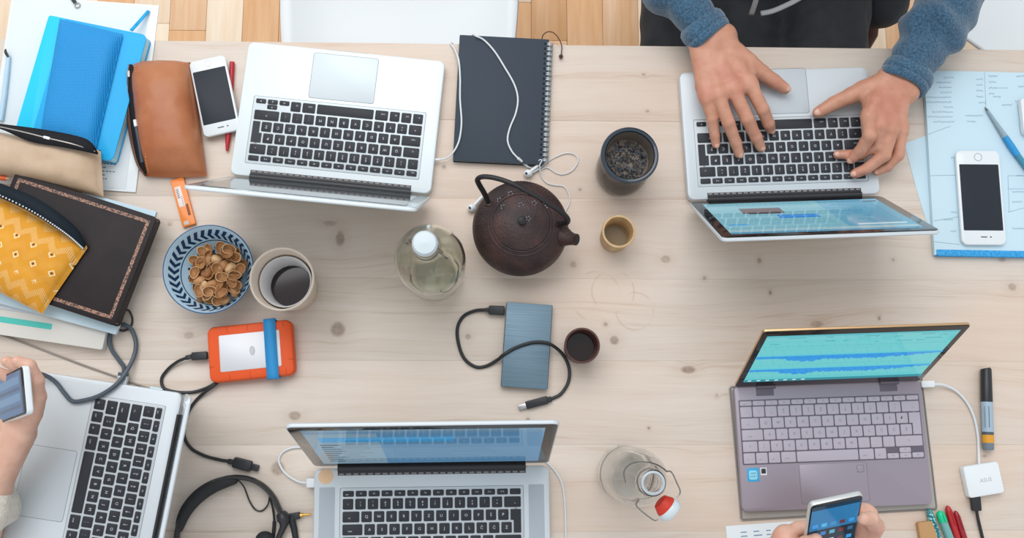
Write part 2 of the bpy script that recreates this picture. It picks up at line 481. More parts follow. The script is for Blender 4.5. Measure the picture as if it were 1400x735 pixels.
m_alu = mat('aluminium', '#ccd3d7', 0.45, metal=0.15, spec=0.4, bump=0.02, bscale=2500)
m_alu_w = mat('bright_aluminium', '#d9e1e3', 0.5, metal=0.25, spec=0.4, bump=0.02, bscale=2500)
m_alu_d = mat('aluminium_groove', '#7f878d', 0.5, metal=0.4)
m_well = mat('keyboard_deck', '#c2c9cd', 0.45, metal=0.15)
m_well_w = mat('keyboard_deck_bright', '#ccd5d8', 0.5, metal=0.25)
m_key = mat('key_black', '#2b2d33', 0.5, spec=0.4)
m_leg_w = mat('key_print', '#c9ced4', 0.5)
m_bezel = mat('black_bezel_glass', '#1d1c1e', 0.08, spec=0.6)
m_bezel_s = mat('silver_bezel', '#c8d2d6', 0.16, metal=0.8)
m_hinge = mat('hinge_black', '#2a2b2e', 0.35)
m_port = mat('hinge_vent', '#8d8788', 0.5)

ROWS = [
    ('f', [('esc', 1)] + [('F%d' % k, 1) for k in range(1, 13)] + [('', 1)]),
    ('n', [('¸\n¨', 1)] + [('%s\n%s' % (a, b), 1) for a, b in zip('!"#$%&/()=?*', "1234567890'+")] + [('<-', 1.5)]),
    ('q', [('->|', 1.5)] + [(c, 1) for c in 'QWERTZUIOPŠĐ']),
    ('a', [('caps', 1.75)] + [(c, 1) for c in 'ASDFGHJKLČĆŽ']),
    ('z', [('^', 1.25), ('>\n<', 1)] + [(c, 1) for c in 'YXCVBNM'] + [(';\n,', 1), (':\n.', 1), ('_\n-', 1), ('^', 2.25)]),
    ('b', [('fn', 1), ('ctrl', 1), ('alt', 1), ('cmd', 1.25), ('', 5), ('cmd', 1.25), ('alt', 1)]),
]
KEYM = {}
def key_mesh(tagk, leg, w, d, mk, mp, poly=None, hh=0.0011):
    k = (tagk, leg, round(w, 5), round(d, 5), poly is not None)
    if k in KEYM: return KEYM[k]
    b = MB()
    if poly: b.prism(poly, 0, hh)
    else: b.slab(w, d, 0, hh, 0.0016, 0.0003, seg=2)
    if leg:
        small = len(leg) > 1 and '\n' not in leg
        sz = 0.0034 if small else (0.0046 if '\n' in leg else 0.0060)
        if small and leg in ('esc', '->|', 'caps', 'fn', 'ctrl', 'alt', 'cmd', '<-'):
            letter(b, leg, 0.0036, -w * 0.12 if leg != '<-' else w * .15, -d * 0.12, hh + 0.00008, 1)
        else: letter(b, leg, sz, 0, 0, hh + 0.00008, 1)
    me = b.mesh('key', [mk, mp]); KEYM[k] = me; return me
def keyboard(parent, tagk, KW, KD, ytop, z, gap, mk, mp, frac=0.62):
    """lays the keys; KW x KD is the whole field, ytop its back edge"""
    u = KW / 14.5; ph = KD / (5 + frac); y = ytop
    for rk, keys in ROWS:
        h = ph * (frac if rk == 'f' else 1.0)
        x = -KW / 2
        for leg, w in keys:
            kw = w * u
            if rk == 'f': kw = KW / 14
            put('key', key_mesh(tagk, leg, kw - gap, h - gap, mk, mp), parent, (x + kw / 2, y - h / 2, z))
            x += kw
        if rk == 'q':                                   # tall return key that steps in on its lower half
            x0, x1 = x + gap / 2, KW / 2 - gap / 2; xs = x + 0.25 * u + gap / 2
            yt, ym, yb = -gap / 2, -ph + gap / 2, -2 * ph + gap / 2
            poly = [(x0, yt), (x0, ym), (xs, ym), (xs, yb), (x1, yb), (x1, yt)]
            cx = (x0 + x1) / 2
            put('key', key_mesh(tagk, 'ret', x1 - x0, 2 * ph - gap, mk, mk, [(px - cx, py) for px, py in poly]), parent, (cx, y, z))
        if rk == 'b':                                   # arrow cluster
            ah = (ph - gap) / 2 - gap * 0.15
            put('key', key_mesh(tagk, '<', u - gap, ah, mk, mp), parent, (x + u / 2, y - ph + gap / 2 + ah / 2, z))
            put('key', key_mesh(tagk, 'v', u - gap, ah, mk, mp), parent, (x + 1.5 * u, y - ph + gap / 2 + ah / 2, z))
            put('key', key_mesh(tagk, '^', u - gap, ah, mk, mp), parent, (x + 1.5 * u, y - gap / 2 - ah / 2, z))
            put('key', key_mesh(tagk, '>', u - gap, ah, mk, mp), parent, (x + 2.5 * u, y - ph + gap / 2 + ah / 2, z))
        y -= h
def lid_frame(a, z0, y0=0.0):
    """columns: across, up the lid, out of the screen towards the user"""
    return Matrix(((1, 0, 0, 0), (0, math.sin(a), -math.cos(a), y0), (0, math.cos(a), math.sin(a), z0), (0, 0, 0, 1)))
def emis(name, col, s=1.0, rough=0.06):
    return mat(name, '#08090a', rough, spec=0.3, emit=col, estr=s)
def screen(parent, M, w, h, y0, base, rects, polys=(), s=1.0):
    """lit panel with flat interface shapes; rect = (u0, v0, u1, v1, colour) with v running down from the top"""
    cols = []
    def ci(c):
        if c not in cols: cols.append(c)
        return cols.index(c)
    b = MB(); z = 0.0009
    b.quad((-w / 2, y0, z), (w / 2, y0, z), (w / 2, y0 + h, z), (-w / 2, y0 + h, z), ci(base))
    zz = z
    for (u0, v0, u1, v1, c) in rects:
        zz += 0.000012
        b.quad((w * (u0 - .5), y0 + h * (1 - v1), zz), (w * (u1 - .5), y0 + h * (1 - v1), zz), (w * (u1 - .5), y0 + h * (1 - v0), zz), (w * (u0 - .5), y0 + h * (1 - v0), zz), ci(c))
    for pts, c in polys:
        zz += 0.000012
        for k in range(len(pts) - 1):
            (u0, a0, b0), (u1, a1, b1) = pts[k], pts[k + 1]
            b.quad((w * (u0 - .5), y0 + h * (1 - b0), zz), (w * (u1 - .5), y0 + h * (1 - b1), zz), (w * (u1 - .5), y0 + h * (1 - a1), zz), (w * (u0 - .5), y0 + h * (1 - a0), zz), ci(c))
    return b.build('screen', [(m_scr_off if c == 'off' else emis('screen_%s_%.2f' % (c, s), c, s)) for c in cols], parent, M=M)

def mac(label, pose, w, d, lid_a, lid_h, alu, well, bezel, scr, wide=False, kb_top=0.028, tp=(0.105, 0.076), zb=0.0165, slim=False, glow=1.0):
    x, y, yaw = pose
    t = thing('laptop', label, 'laptop', (x, y, TZ), yaw)
    b = MB(); b.slab(w, d - 0.004, 0.0016, zb, 0.011, 0.0022, cy=-d / 2 - 0.002, seg=7)
    b.build('base', alu, t)
    for sx in (-1, 1):
        for sy in (-0.03, -d + 0.03):
            MB().lathe([(0.006, 0), (0.0065, 0.0008), (0.006, 0.0016)], 14, (sx * (w / 2 - 0.03), sy), cap0=True, cap1=True).build('rubber_foot', m_rub, t)
    KW, KD = 0.2735, 0.1065
    MB().slab(KW + 0.0065, KD + 0.0065, zb - 0.001, zb + 0.00012, 0.003, 0.0001, cy=-kb_top - KD / 2).build('keyboard_groove', m_alu_d, t)
    MB().slab(KW + 0.005, KD + 0.005, zb - 0.001, zb + 0.00022, 0.003, 0.0001, cy=-kb_top - KD / 2).build('keyboard_deck', well, t)
    keyboard(t, 'mac', KW, KD, -kb_top, zb + 0.00022, 0.0030, m_key, m_leg_w)
    ty = -kb_top - KD - 0.009 - tp[1] / 2
    MB().slab(tp[0] + 0.0014, tp[1] + 0.0014, zb - 0.001, zb + 0.00012, 0.004, 0.0001, cy=ty).build('trackpad_groove', m_alu_d, t)
    MB().slab(tp[0], tp[1], zb - 0.001, zb + 0.00022, 0.0035, 0.0001, cy=ty).build('trackpad', well, t)
    MB().box(-0.035, 0.035, -d + 0.0002, -d + 0.0012, zb - 0.003, zb - 0.0008).build('thumb_notch', m_alu_d, t)
    if wide:
        for sx in (-1, 1):
            MB().slab(0.024, KD * 1.2, zb - 0.001, zb + 0.0002, 0.002, 0.0001, cx=sx * (KW / 2 + 0.0225), cy=-kb_top - KD * 0.56).build('speaker_grille', mat('speaker_mesh', '#b7bfc6', 0.6, metal=0.15, bump=0.5, bscale=1600), t)
    hw = w * 0.80
    hr, hs = (0.0026, -0.0062) if slim else (0.0058, -0.0145)
    hb = MB().cyl((-hw / 2, -0.0035, zb + 0.0038 - hr), (hw / 2, -0.0035, zb + 0.0038 - hr), hr, n=16).build('hinge', m_hinge, t)
    MB().box(-hw / 2, hw / 2, hs, -0.0020, zb - 0.004, zb + 0.0001).build('hinge_slot', m_hinge, t)
    vent = MB()
    nv = 26
    for k in range(nv):
        cx = -hw / 2 + hw * (k + 0.5) / nv
        vent.slab(hw / nv * 0.72, 0.0022, zb, zb + 0.0003, 0.0008, 0.0001, cx=cx, cy=-0.0125, seg=1)
    if not slim: vent.build('hinge_vents', m_port, t, kind='stuff')
    M = lid_frame(lid_a, zb + 0.001, 0.0)
    MB().slab(w, lid_h, -0.0058, 0.0, 0.010, 0.0016, cy=0.0015 + lid_h / 2, seg=7).build('lid', alu, t, M=M)
    MB().slab(w - 0.004, lid_h - 0.004, 0.0, 0.0007, 0.0085, 0.0002, cy=0.0015 + lid_h / 2, seg=7).build('bezel', bezel, t, M=M)
    sw = w - 0.036; sh = lid_h - 0.036
    screen(t, M, sw, sh, 0.021, *scr, s=glow)
    MB().lathe([(0.0015, 0), (0.0012, 0.0002), (0.0001, 0.0002)], 12).build('webcam', m_key, t, M=M @ Matrix.Translation((0, lid_h - 0.0065, 0.0007)))
    return t

# -- A: bright silver laptop at the top left
m_scr_off = mat('screen_off', '#3c4449', 0.05, spec=0.7)
scrA = ('off', [])
A = mac('pale silver laptop with its screen edge-on, beside the spiral notebook', (-0.2473, 0.3752, 3.0477), 0.3222, 0.2276, 0.3068, 0.2205, m_alu_w, m_well_w, m_bezel_s, scrA)
# -- B: laptop being typed on
rgb = random.Random(3)
rB = [(0, 0, 1, .05, '#5c9fc4'), (.0, .05, 1, .12, '#a5cbd6'), (.0, .12, .36, 1, '#6fb0cc'), (.36, .12, 1, 1, '#86c0d0')]
rB += [(.60, .62, .83, .80, '#6a5658'), (.62, .60, .80, .63, '#39414c'), (.44, .44, .66, .55, '#1f8be0'), (.04, .16, .30, .20, '#cfe6ee')]
for k in range(16):
    v = .24 + .045 * k
    rB.append((.05, v, .05 + rgb.uniform(.12, .27), v + .012, '#4b8fb6'))
    if not (.40 < v < .85): rB.append((.40, v, .40 + rgb.uniform(.2, .5), v + .010, '#5aa1b8'))
rB += [(.86, .25, .97, .28, '#3aa0e8'), (.02, .90, .10, .93, '#26343e')]
B = mac('silver laptop under two typing hands with a lit blue screen', (0.4847, 0.3592, -3.1007), 0.314, 0.219, 0.464, 0.2125, m_alu, m_well, m_bezel, ('#7fbccd', rB), glow=0.8)
# -- D: wide laptop at the bottom
rD = [(0, 0, 1, .05, '#86a8c0'), (0, .05, .30, 1, '#8fb0c6'), (.30, .05, 1, 1, '#5f97c2'), (.05, .20, .62, .33, '#3ea8e6'), (.0, .05, 1, .10, '#6f9cc0'), (.02, .11, .20, .15, '#8fb0c2')]
for k in range(9):
    v = .40 + .062 * k
    rD.append((.04, v, .04 + rgb.uniform(.05, .10), v + .022, '#39434c'))
    rD.append((.12, v, .12 + rgb.uniform(.06, .14), v + .012, '#8a9298'))
    rD.append((.34, v, .34 + rgb.uniform(.2, .5), v + .010, '#6c92b0'))
D = mac('wide silver laptop at the near edge with a round orange sticker', (-0.0791, -0.0607, 0.0131), 0.359, 0.247, 0.2483, 0.240, m_alu, m_well, m_bezel, ('#7ba3c1', rD), wide=True, kb_top=0.036, glow=0.6)
MB().lathe([(0.0, 0.0), (0.0115, 0.0), (0.0112, 0.0003), (0.0, 0.0003)], 32).build('sticker', mat('orange_sticker', '#e4be97', 0.6), D, loc=(-0.1615, -0.0155, 0.01652))
# -- E: laptop at the left edge, its user on the left
def pose_from(px0, px1, loc0, loc1, z):
    a, b = U(*px0, z), U(*px1, z)
    la, lb = Vector(loc0), Vector(loc1)
    yaw = math.atan2(b.y - a.y, b.x - a.x) - math.atan2(lb.y - la.y, lb.x - la.x)
    r = Matrix.Rotation(yaw, 2)
    o = Vector((a.x, a.y)) - r @ la
    return (o.x, o.y, yaw)
pE = pose_from((224, 557), (187.5, 735), (-0.1367, -0.028), (0.062, -0.028), 0.0165)
E_ = mac('silver laptop at the left edge turned sideways, a thick cable lying across it', pE, 0.325, 0.227, 0.31, 0.2205, m_alu, m_well, m_bezel_s, scrA, slim=True)

# -- C: mauve laptop on its sleeve
m_mauve = mat('mauve_metal', '#9c929c', 0.38, metal=0.45, bump=0.02, bscale=1500)
m_mauve_d = mat('mauve_deck', '#69626d', 0.5, metal=0.3)
m_mkey = mat('mauve_key', '#b3a9b4', 0.5)
m_mprint = mat('mauve_print', '#7b737f', 0.5)
m_gold = mat('gold_chamfer', '#c9a57a', 0.3, metal=0.8)
Cx, Cy, Cyaw = 0.539, 0.0629, 0.0364
C = thing('laptop', 'slim mauve laptop showing blue waveforms on a turquoise screen', 'laptop', (Cx, Cy, TZ), Cyaw)
zc = 0.0165; wC, dC = 0.296, 0.191
MB().slab(wC, dC, 0.0046, zc, 0.008, 0.0012, cy=-dC / 2 + 0.001, seg=6).build('base', m_mauve, C)
for sx in (-1, 1):
    for sy in (-0.02, -dC + 0.02):
        MB().lathe([(0.007, 0.0030), (0.007, 0.0046)], 14, (sx * 0.12, sy), cap0=True, cap1=True).build('rubber_foot', m_rub, C)
KWc, KDc, kt = 0.284, 0.0975, 0.0215
MB().slab(KWc + 0.002, KDc + 0.002, zc - 0.001, zc + 0.0002, 0.002, 0.0001, cy=-kt - KDc / 2).build('keyboard_deck', m_mauve_d, C)
keyboard(C, 'mauve', KWc, KDc, -kt, zc + 0.0002, 0.0018, m_mkey, m_mprint, frac=0.50)
ty = -kt - KDc - 0.003 - 0.030
MB().slab(0.1065, 0.0605, zc - 0.001, zc + 0.0001, 0.003, 0.00008, cy=ty, cx=-0.003).build('trackpad_groove', m_mauve_d, C)
MB().slab(0.1055, 0.0595, zc - 0.001, zc + 0.0002, 0.0028, 0.0001, cy=ty, cx=-0.003).build('trackpad', m_mauve, C)
fp = MB().slab(0.011, 0.011, zc, zc + 0.0003, 0.001, 0.0001, cx=0.040, cy=ty + 0.020).build('fingerprint_reader', m_mauve_d, C)
MB().slab(0.0098, 0.0098, zc, zc + 0.0004, 0.0008, 0.0001, cx=0.040, cy=ty + 0.020).build('fingerprint_pad', m_mauve, fp)
st = MB().slab(0.0185, 0.0205, zc, zc + 0.0003, 0.001, 0.0001, cx=-0.128, cy=-kt - KDc - 0.016)
st.slab(0.013, 0.014, zc + 0.0003, zc + 0.0004, 0.003, 0.00005, cx=-0.128, cy=-kt - KDc - 0.0165, mi=1)
letter(st, 'intel', 0.0052, -0.128, -kt - KDc - 0.0135, zc + 0.00045, 2); letter(st, 'CORE i7', 0.0032, -0.128, -kt - KDc - 0.0185, zc + 0.00045, 2)
st.build('sticker', [mat('sticker_blue', '#2f9fd0', 0.4), mat('sticker_pale', '#8fd0e4', 0.4), mat('sticker_ink', '#1c5f90', 0.4)], C)
st = MB().slab(0.010, 0.0115, zc, zc + 0.0003, 0.0006, 0.0001, cx=-0.1115, cy=-kt - KDc - 0.0115)
st.slab(0.007, 0.0075, zc + 0.0003, zc + 0.0004, 0.0004, 0.00005, cx=-0.1115, cy=-kt - KDc - 0.011, mi=1)
st.build('sticker', [mat('sticker_white', '#d6d6dc', 0.4), mat('sticker_black', '#2c2a30', 0.4)], C)
for sx in (-1, 1):
    MB().cyl((sx * 0.098 - 0.015, -0.0005, zc - 0.001), (sx * 0.098 + 0.015, -0.0005, zc - 0.001), 0.0042, n=14).build('hinge', m_mauve_d, C)
    MB().slab(0.028, 0.012, zc - 0.0005, zc + 0.0002, 0.001, 0.0001, cx=sx * 0.098 + (-0.002), cy=-0.009).build('hinge_reflection', m_mauve_d, C)  # dark patch on the deck, the hinge's reflection put in as colour
MC = lid_frame(0.3752, zc + 0.001, 0.0)
lh = 0.191
MB().slab(wC, lh, -0.0042, 0.0, 0.006, 0.0010, cy=lh / 2 + 0.001, seg=6).build('lid', m_gold, C, M=MC)
MB().slab(wC - 0.0012, lh - 0.0012, 0.0, 0.0007, 0.0055, 0.0002, cy=lh / 2 + 0.001, seg=6).build('bezel', m_bezel, C, M=MC)
rC = [(0, 0, 1, .035, '#57b8c2'), (.0, .035, 1, .10, '#6fc7cc')]
for k in range(26):
    u = .02 + rgb.uniform(0, .9); rC.append((u, rgb.choice([.05, .075, .13, .17]), u + rgb.uniform(.006, .05), 0, '#3f9aa4'))
rC = [(a, b, c, (d or b + .010), e) for a, b, c, d, e in rC]
for k in range(60):
    u = .015 + k * .016; rC.append((u, .225, u + .010, .232, '#4aa5ae'))
rC.append((0, .945, 1, 1, '#2e8f9f'))
for k in range(7): rC.append((.02 + .05 * k, .958, .04 + .05 * k, .985, '#bfe6ea'))
def wave(v0, seed):
    g = random.Random(seed); pts = []
    for k in range(121):
        u = k / 120
        env = .030 + .055 * math.exp(-((u - .30) / .06) ** 2) + .04 * math.exp(-((u - .22) / .04) ** 2) + .03 * math.exp(-((u - .55) / .14) ** 2) + .02 * math.exp(-((u - .68) / .05) ** 2)
        if .12 < u < .95: env += g.uniform(0, .040)
        if u > .80: env *= max(.25, 1 - (u - .80) * 4)
        pts.append((u, v0, v0 + env + .02))
    return pts
screen(C, MC, 0.2770, 0.1560, 0.022, '#69c9cd', rC, [(wave(.42, 4), '#2796e0'), (wave(.71, 4), '#2796e0')])
MB().lathe([(0.0013, 0), (0.001, 0.0002), (0.0001, 0.0002)], 12).build('webcam', m_key, C, M=MC @ Matrix.Translation((0, lh - 0.004, 0.0007)))
# its felt sleeve underneath
c0, ya, ww, dd = rect_px((996, 527), (1262, 514), (1282, 696), (1013, 713), 0.003)
sl = thing('laptop_sleeve', 'grey clear laptop sleeve lying flat under the mauve laptop', 'sleeve', (c0[0], c0[1], TZ), ya)
MB().slab(ww, dd, 0, 0.0027, 0.004, 0.0010).build('panel', mat('sleeve_film', '#a9a49d', 0.25, coat=0.3), sl)
sb = MB()
o_ = rrect(ww - 0.004, dd - 0.004, 0.004); sb.tube([(x, y, 0.0026) for x, y in o_], 0.0014, 6, closed=True)
sb.build('seam', mat('sleeve_seam', '#7c7672', 0.5), sl)

# ================================================================== CABLES, PHONES, DRIVES
m_cable_w = mat('white_cable', '#d8dde0', 0.45)
m_cable_b = mat('black_cable', '#232528', 0.45)
m_cable_g = mat('slate_cable', '#4b5660', 0.4)
m_plug_m = mat('plug_metal', '#a9aaab', 0.3, metal=0.9)
m_gold2 = mat('plug_gold', '#cfa556', 0.3, metal=0.9)
m_white_pl2 = mat('white_plastic', '#dfe4e6', 0.35)

def cable(parent, pts, r, m, name='cable', per=8, n=8):
    return MB().tube(catmull(pts, per), r, n).build(name, m, parent)
def plug(parent, a, b, w, h, m, name='plug'):
    """rounded block from a to b (world), w across, h thick"""
    a, b = Vector(a), Vector(b); t = (b - a); L = t.length; ya = math.atan2(t.y, t.x)
    o = MB().slab(L, w, -h / 2, h / 2, min(w, L) * 0.18, h * 0.2, seg=3)
    pitch = -math.asin(max(-1, min(1, t.z / L)))
    M = Matrix.Translation((a + b) / 2) @ Matrix.Rotation(ya, 4, 'Z') @ Matrix.Rotation(pitch, 4, 'Y')
    return o.build(name, m, parent, M=M)
def root(name, label, cat, at, group=None):
    """things whose parts are given in world space: the empty sits at the origin of the table plane under them"""
    t = thing(name, label, cat, Vector(at), 0.0, group); t['_o'] = 1
    return t
def local(t):
    """re-base the children that were built in world space onto their empty"""
    for c in t.children:
        c.matrix_parent_inverse = Matrix.Translation(-Vector(t.location))
    if '_o' in t: del t['_o']
    return t

# white earphones
e = root('earphones', 'white wired earphones trailing from the pale laptop over the black notebook', 'earphones', U(700, 205, 0))
zt = 0.0145
p1 = up([(596, 218, .010), (609, 216.5, .011), (618, 210, .0150), (625, 199, .0150), (629, 186, zt), (631, 165, zt), (629, 135, zt), (629, 105, zt), (627, 82, .0135), (622, 68, .006), (617.5, 61.5, .0030)])
p1 += [U(616, 59.5, 0.0005), Vector((p1[-1].x + .002, 0.6270, TZ - .012)), Vector((p1[-1].x + .014, 0.6285, TZ - .05)), Vector((U(640, 50, .01).x - .012, 0.6405, TZ - .055)), Vector((U(648, 50, .01).x - .003, 0.6425, TZ - .01)), U(650.5, 49.2, zt)]
p1 += up([(662, 55), (676, 70), (690, 92), (703, 115), (708, 135), (705, 155), (697, 175), (694, 192), (700, 207), (710, 218)], zt)
cable(e, p1, 0.0015, m_cable_w, 'cable', 6, 6)
MB().cyl(U(590, 218.5, .0095), U(601, 218, .0095), .0022).build('jack_plug', m_white_pl2, e)
MB().cyl(U(708, 216, zt), U(722, 228, .004), .0024, .0020).build('cable_splitter', m_white_pl2, e)
z0 = .0022
p2 = up([(720, 227, .004), (735, 233), (748, 229), (760, 236), (770, 238), (782, 233), (790, 221), (787, 212), (775, 209), (760, 214), (747, 222), (738, 230, .005), (728, 236, .007)], z0)
cable(e, p2, 0.0010, m_cable_w, 'cable', 6, 6)
p3 = up([(722, 228, .0045), (733, 231, .005), (737, 224, .006), (737, 219, .014), (741, 219, .014), (738, 226, .012), (740, 240, .003), (748, 250), (760, 253), (771, 255), (778, 266), (778, 278), (772, 290), (764, 300)], z0)
cable(e, p3, 0.0010, m_cable_w, 'cable', 6, 6)
def bud(px, py, ang, z):
    c = U(px, py, z); d = Vector((math.cos(ang), math.sin(ang), 0))
    b = MB(); b.tube([c, c + d * .012, c + d * .026], [.0033, .0028, .0022], 10)
    hd = MB().ball(c, .0072, 14, 10, (1, .92, .95))
    hd.ball(c + Vector((-.0025, -.001, .0052)), .0026, 10, 6, (1, 1, .6), mi=1)
    o = hd.build('earbud', [m_white_pl2, m_hinge], e); b.build('earbud_stem', m_white_pl2, o)
bud(722, 237, math.radians(40), .0074); bud(645, 284, math.radians(48), .0074)
local(e)

# phones
m_ph_white = mat('phone_white', '#dde4e6', 0.3, coat=0.4)
m_glass_b = mat('dark_phone_glass', '#2c3138', 0.35, spec=0.2)
def flat_phone(label, corners, z1, name='smartphone', th=0.0072, z0=None, home_top=True):
    c, ya, w, d = rect_px(*corners, z1)
    zb_ = (z1 - th) if z0 is None else z0
    t = thing(name, label, 'phone', (c[0], c[1], TZ + zb_), ya)
    MB().slab(w, d, 0, th, w * 0.135, th * 0.32, seg=8).build('case', m_ph_white, t)
    MB().slab(w * 0.89, d * 0.70, th - 0.0005, th + 0.0003, 0.0012, 0.0001, seg=2).build('screen', m_glass_b, t)
    s = 1 if home_top else -1
    hb = MB(); R = w * 0.085
    hb.tube([(R * math.cos(a), R * math.sin(a), 0) for a in np.linspace(0, 2 * PI, 24, endpoint=False)], 0.0004, 6, closed=True)
    hb.build('home_button', m_plug_m, t, loc=(0, s * d * 0.428, th + 0.0001))
    MB().slab(0.0105, 0.0016, th - 0.0004, th + 0.0002, 0.0007, 0.0001).build('earpiece', m_hinge, t, loc=(0, -s * d * 0.418, 0))
    MB().lathe([(0.0013, 0), (0.0012, 0.0002), (0.0001, 0.0002)], 12).build('front_camera', m_hinge, t, loc=(0.011 * s, -s * d * 0.418, th))
    return t
flat_phone('white smartphone with dark screen propped beside the tan leather case', ((261, 86), (311, 71.5), (324, 176), (276, 190)), 0.0160, th=0.0072)
flat_phone('white smartphone with dark screen lying on handwritten notes', ((1308.5, 206), (1367.5, 205), (1375.5, 334), (1314, 335)), 0.0180, th=0.0072)
# red pen the left phone rests on
m_red = mat('red_plastic', '#b3202c', 0.35)
pn = root('pen', 'red pen mostly hidden under the smartphone beside the leather case', 'pen', U(315, 140, 0))
MB().tube(up([(317.5, 85, .0045), (313, 178, .0045)]), .0042, 12).build('barrel', m_red, pn)
MB().tube(up([(313, 178, .0045), (311.5, 190, .0045), (310.5, 206, .0045)]), [.0046, .0042, .0022], 12).build('cap', m_red, pn)
local(pn)

# orange rugged drive
m_or = mat('orange_rubber', '#e2551c', 0.55, bump=0.05, bscale=900)
m_or_d = mat('orange_groove', '#b5410f', 0.6)
c, ya, w, d = rect_px((281, 447), (398, 436), (403, 512), (287, 523), 0.024)
t = thing('portable_drive', 'orange rubber-cased portable drive with a blue elastic band', 'hard drive', (c[0], c[1], TZ), ya)
MB().slab(w, d, 0, 0.024, 0.011, 0.006, seg=7).build('bumper', m_or, t)
g = MB()
for u in (-.24, .26):
    for s in (-1, 1):
        g.box(w * u - .0004, w * u + .0004, s * d * .5 - .012, s * d * .5 + .012, 0.0238, 0.0242) if False else None
for s in (-1, 1):
    for u in (-.26, -.02, .40): g.box(w * u - .0004, w * u + .0004, (s * d * .42) - .0045, (s * d * .42) + .0045, .0236, .02415)
    g.box(s * w * .46 - .004, s * w * .46 + .004, -d * .22 - .0004, -d * .22 + .0004, .0236, .02415)
g.build('bumper_grooves', m_or_d, t)
MB().slab(w * .715, d * .655, .0225, .0245, .0025, .0005, cx=-w * .005).build('top_plate', mat('drive_plate', '#cfd0d3', 0.45, metal=0.3), t)
em = MB()
for (rx, ry) in ((.0036, .0066), (.0021, .0046)):
    em.tube([(rx * math.cos(a), ry * math.sin(a), 0) for a in np.linspace(0, 2 * PI, 28, endpoint=False)], .00035, 5, closed=True)
em.tube(catmull([(.0012, .0022, 0), (-.0008, .0010, 0), (.0010, -.0006, 0), (-.0010, -.0024, 0)], 4), .0003, 5)
em.build('emblem', mat('emblem_grey', '#8f9092', 0.5), t, loc=(0.003, 0, .0246))
bx = w * .245; bwid = .0185
bd = MB(); pr = [(-d / 2 - .0012, .006), (-d / 2 - .0012, .019), (-d / 2 + .004, .0254), (d / 2 - .004, .0254), (d / 2 + .0012, .019), (d / 2 + .0012, .006)]
pr2 = catmull([(0, y, z) for y, z in pr], 4)
for k in range(len(pr2) - 1):
    a, b = pr2[k], pr2[k + 1]
R = []
for p in pr2: R.append([(bx - bwid / 2, p.y, p.z), (bx + bwid / 2, p.y, p.z)])
vs = [q for r in R for q in r]; bd.add(vs, [(2 * k, 2 * k + 1, 2 * k + 3, 2 * k + 2) for k in range(len(R) - 1)])
o = bd.build('elastic_band', mat('blue_elastic', '#2d8fcb', 0.6, bump=0.2, bscale=700), t)
md = o.modifiers.new('thickness', 'SOLIDIFY'); md.thickness = 0.001; md.offset = 0
# its cable
k_ = root('usb_cable', 'black cable curling from the orange drive to a loose plug by the headset', 'cable', U(265, 560, 0))
plug(k_, U(284, 485.5, .010), U(262, 487, .010), .0125, .008, m_cable_b)
plug(k_, U(262, 487, .010), U(254, 489, .010), .007, .006, m_cable_b, 'strain_relief')
z0 = .0028
pts = up([(256, 488.5, .010), (243, 494, .007), (230, 504, .004), (221, 517), (224, 530), (240, 535.5), (262, 536), (280, 531, .004), (293, 524.5, .0045), (297, 522.5, .0045)], z0)
pts += up([(294, 525.5, .0090), (284, 533, .0078), (270, 545), (259, 560), (252, 578), (252, 597), (262, 613), (281, 623), (300, 628), (313, 630)], z0)
cable(k_, pts, .0025, m_cable_b)
plug(k_, U(312, 630, .0035), U(320, 631.5, .0045), .008, .006, m_cable_b, 'strain_relief')
plug(k_, U(319, 631, .005), U(344, 637.5, .005), .0165, .0085, m_cable_b)
plug(k_, U(343, 637, .005), U(354, 640, .005), .010, .005, m_hinge, 'connector')
local(k_)

# grey brushed drive
m_brush = mat('brushed_slate', '#5f7684', 0.45, metal=0.5, col2='#6d8492', nscale=4, nstretch=(2, 160, 2), bump=0.05, bscale=40)
c, ya, w, d = rect_px((693, 413.5), (755.5, 417), (749, 532), (684, 527), 0.014)
t = thing('portable_drive', 'slim slate-grey brushed portable drive with a black cable across it', 'hard drive', (c[0], c[1], TZ), ya)
MB().slab(w, d, 0.0006, 0.0138, 0.0012, 0.0004).build('body', m_hinge, t)
MB().slab(w - .0012, d + .0012, 0.0098, 0.0146, 0.0012, 0.0005).build('top_cover', m_brush, t)
MB().slab(w - .004, d - .004, 0.0, 0.0008, 0.0012, 0.0002).build('base_cover', m_hinge, t)
k_ = root('usb_cable', 'short black cable looping over the slate-grey drive beside the brown cup', 'cable', U(700, 500, 0))
plug(k_, U(690, 424.5, .008), U(668, 423.5, .008), .0145, .008, m_cable_b)
plug(k_, U(669, 423.5, .007), U(664, 423.3, .007), .007, .005, m_cable_b, 'strain_relief')
cable(k_, up([(665, 423.3, .007), (650, 424.5, .004), (634, 432), (625.5, 448), (627, 470), (635, 490), (650, 501), (665, 500), (681, 491, .008), (688, 485, .0165), (705, 475, .0172), (727, 468, .0172), (745, 468, .0172), (757, 473, .0150), (770, 485, .004), (778, 503), (777, 522), (767, 538), (753, 545.5)], .0028), .0027, m_cable_b)
plug(k_, U(754, 545, .0038), U(748, 546.5, .0042), .009, .006, m_cable_b, 'strain_relief')
plug(k_, U(749, 546, .0045), U(719, 554, .0045), .0125, .0075, m_cable_b)
plug(k_, U(720, 554, .0045), U(709, 557.5, .0045), .0085, .0035, m_plug_m, 'connector')
local(k_)

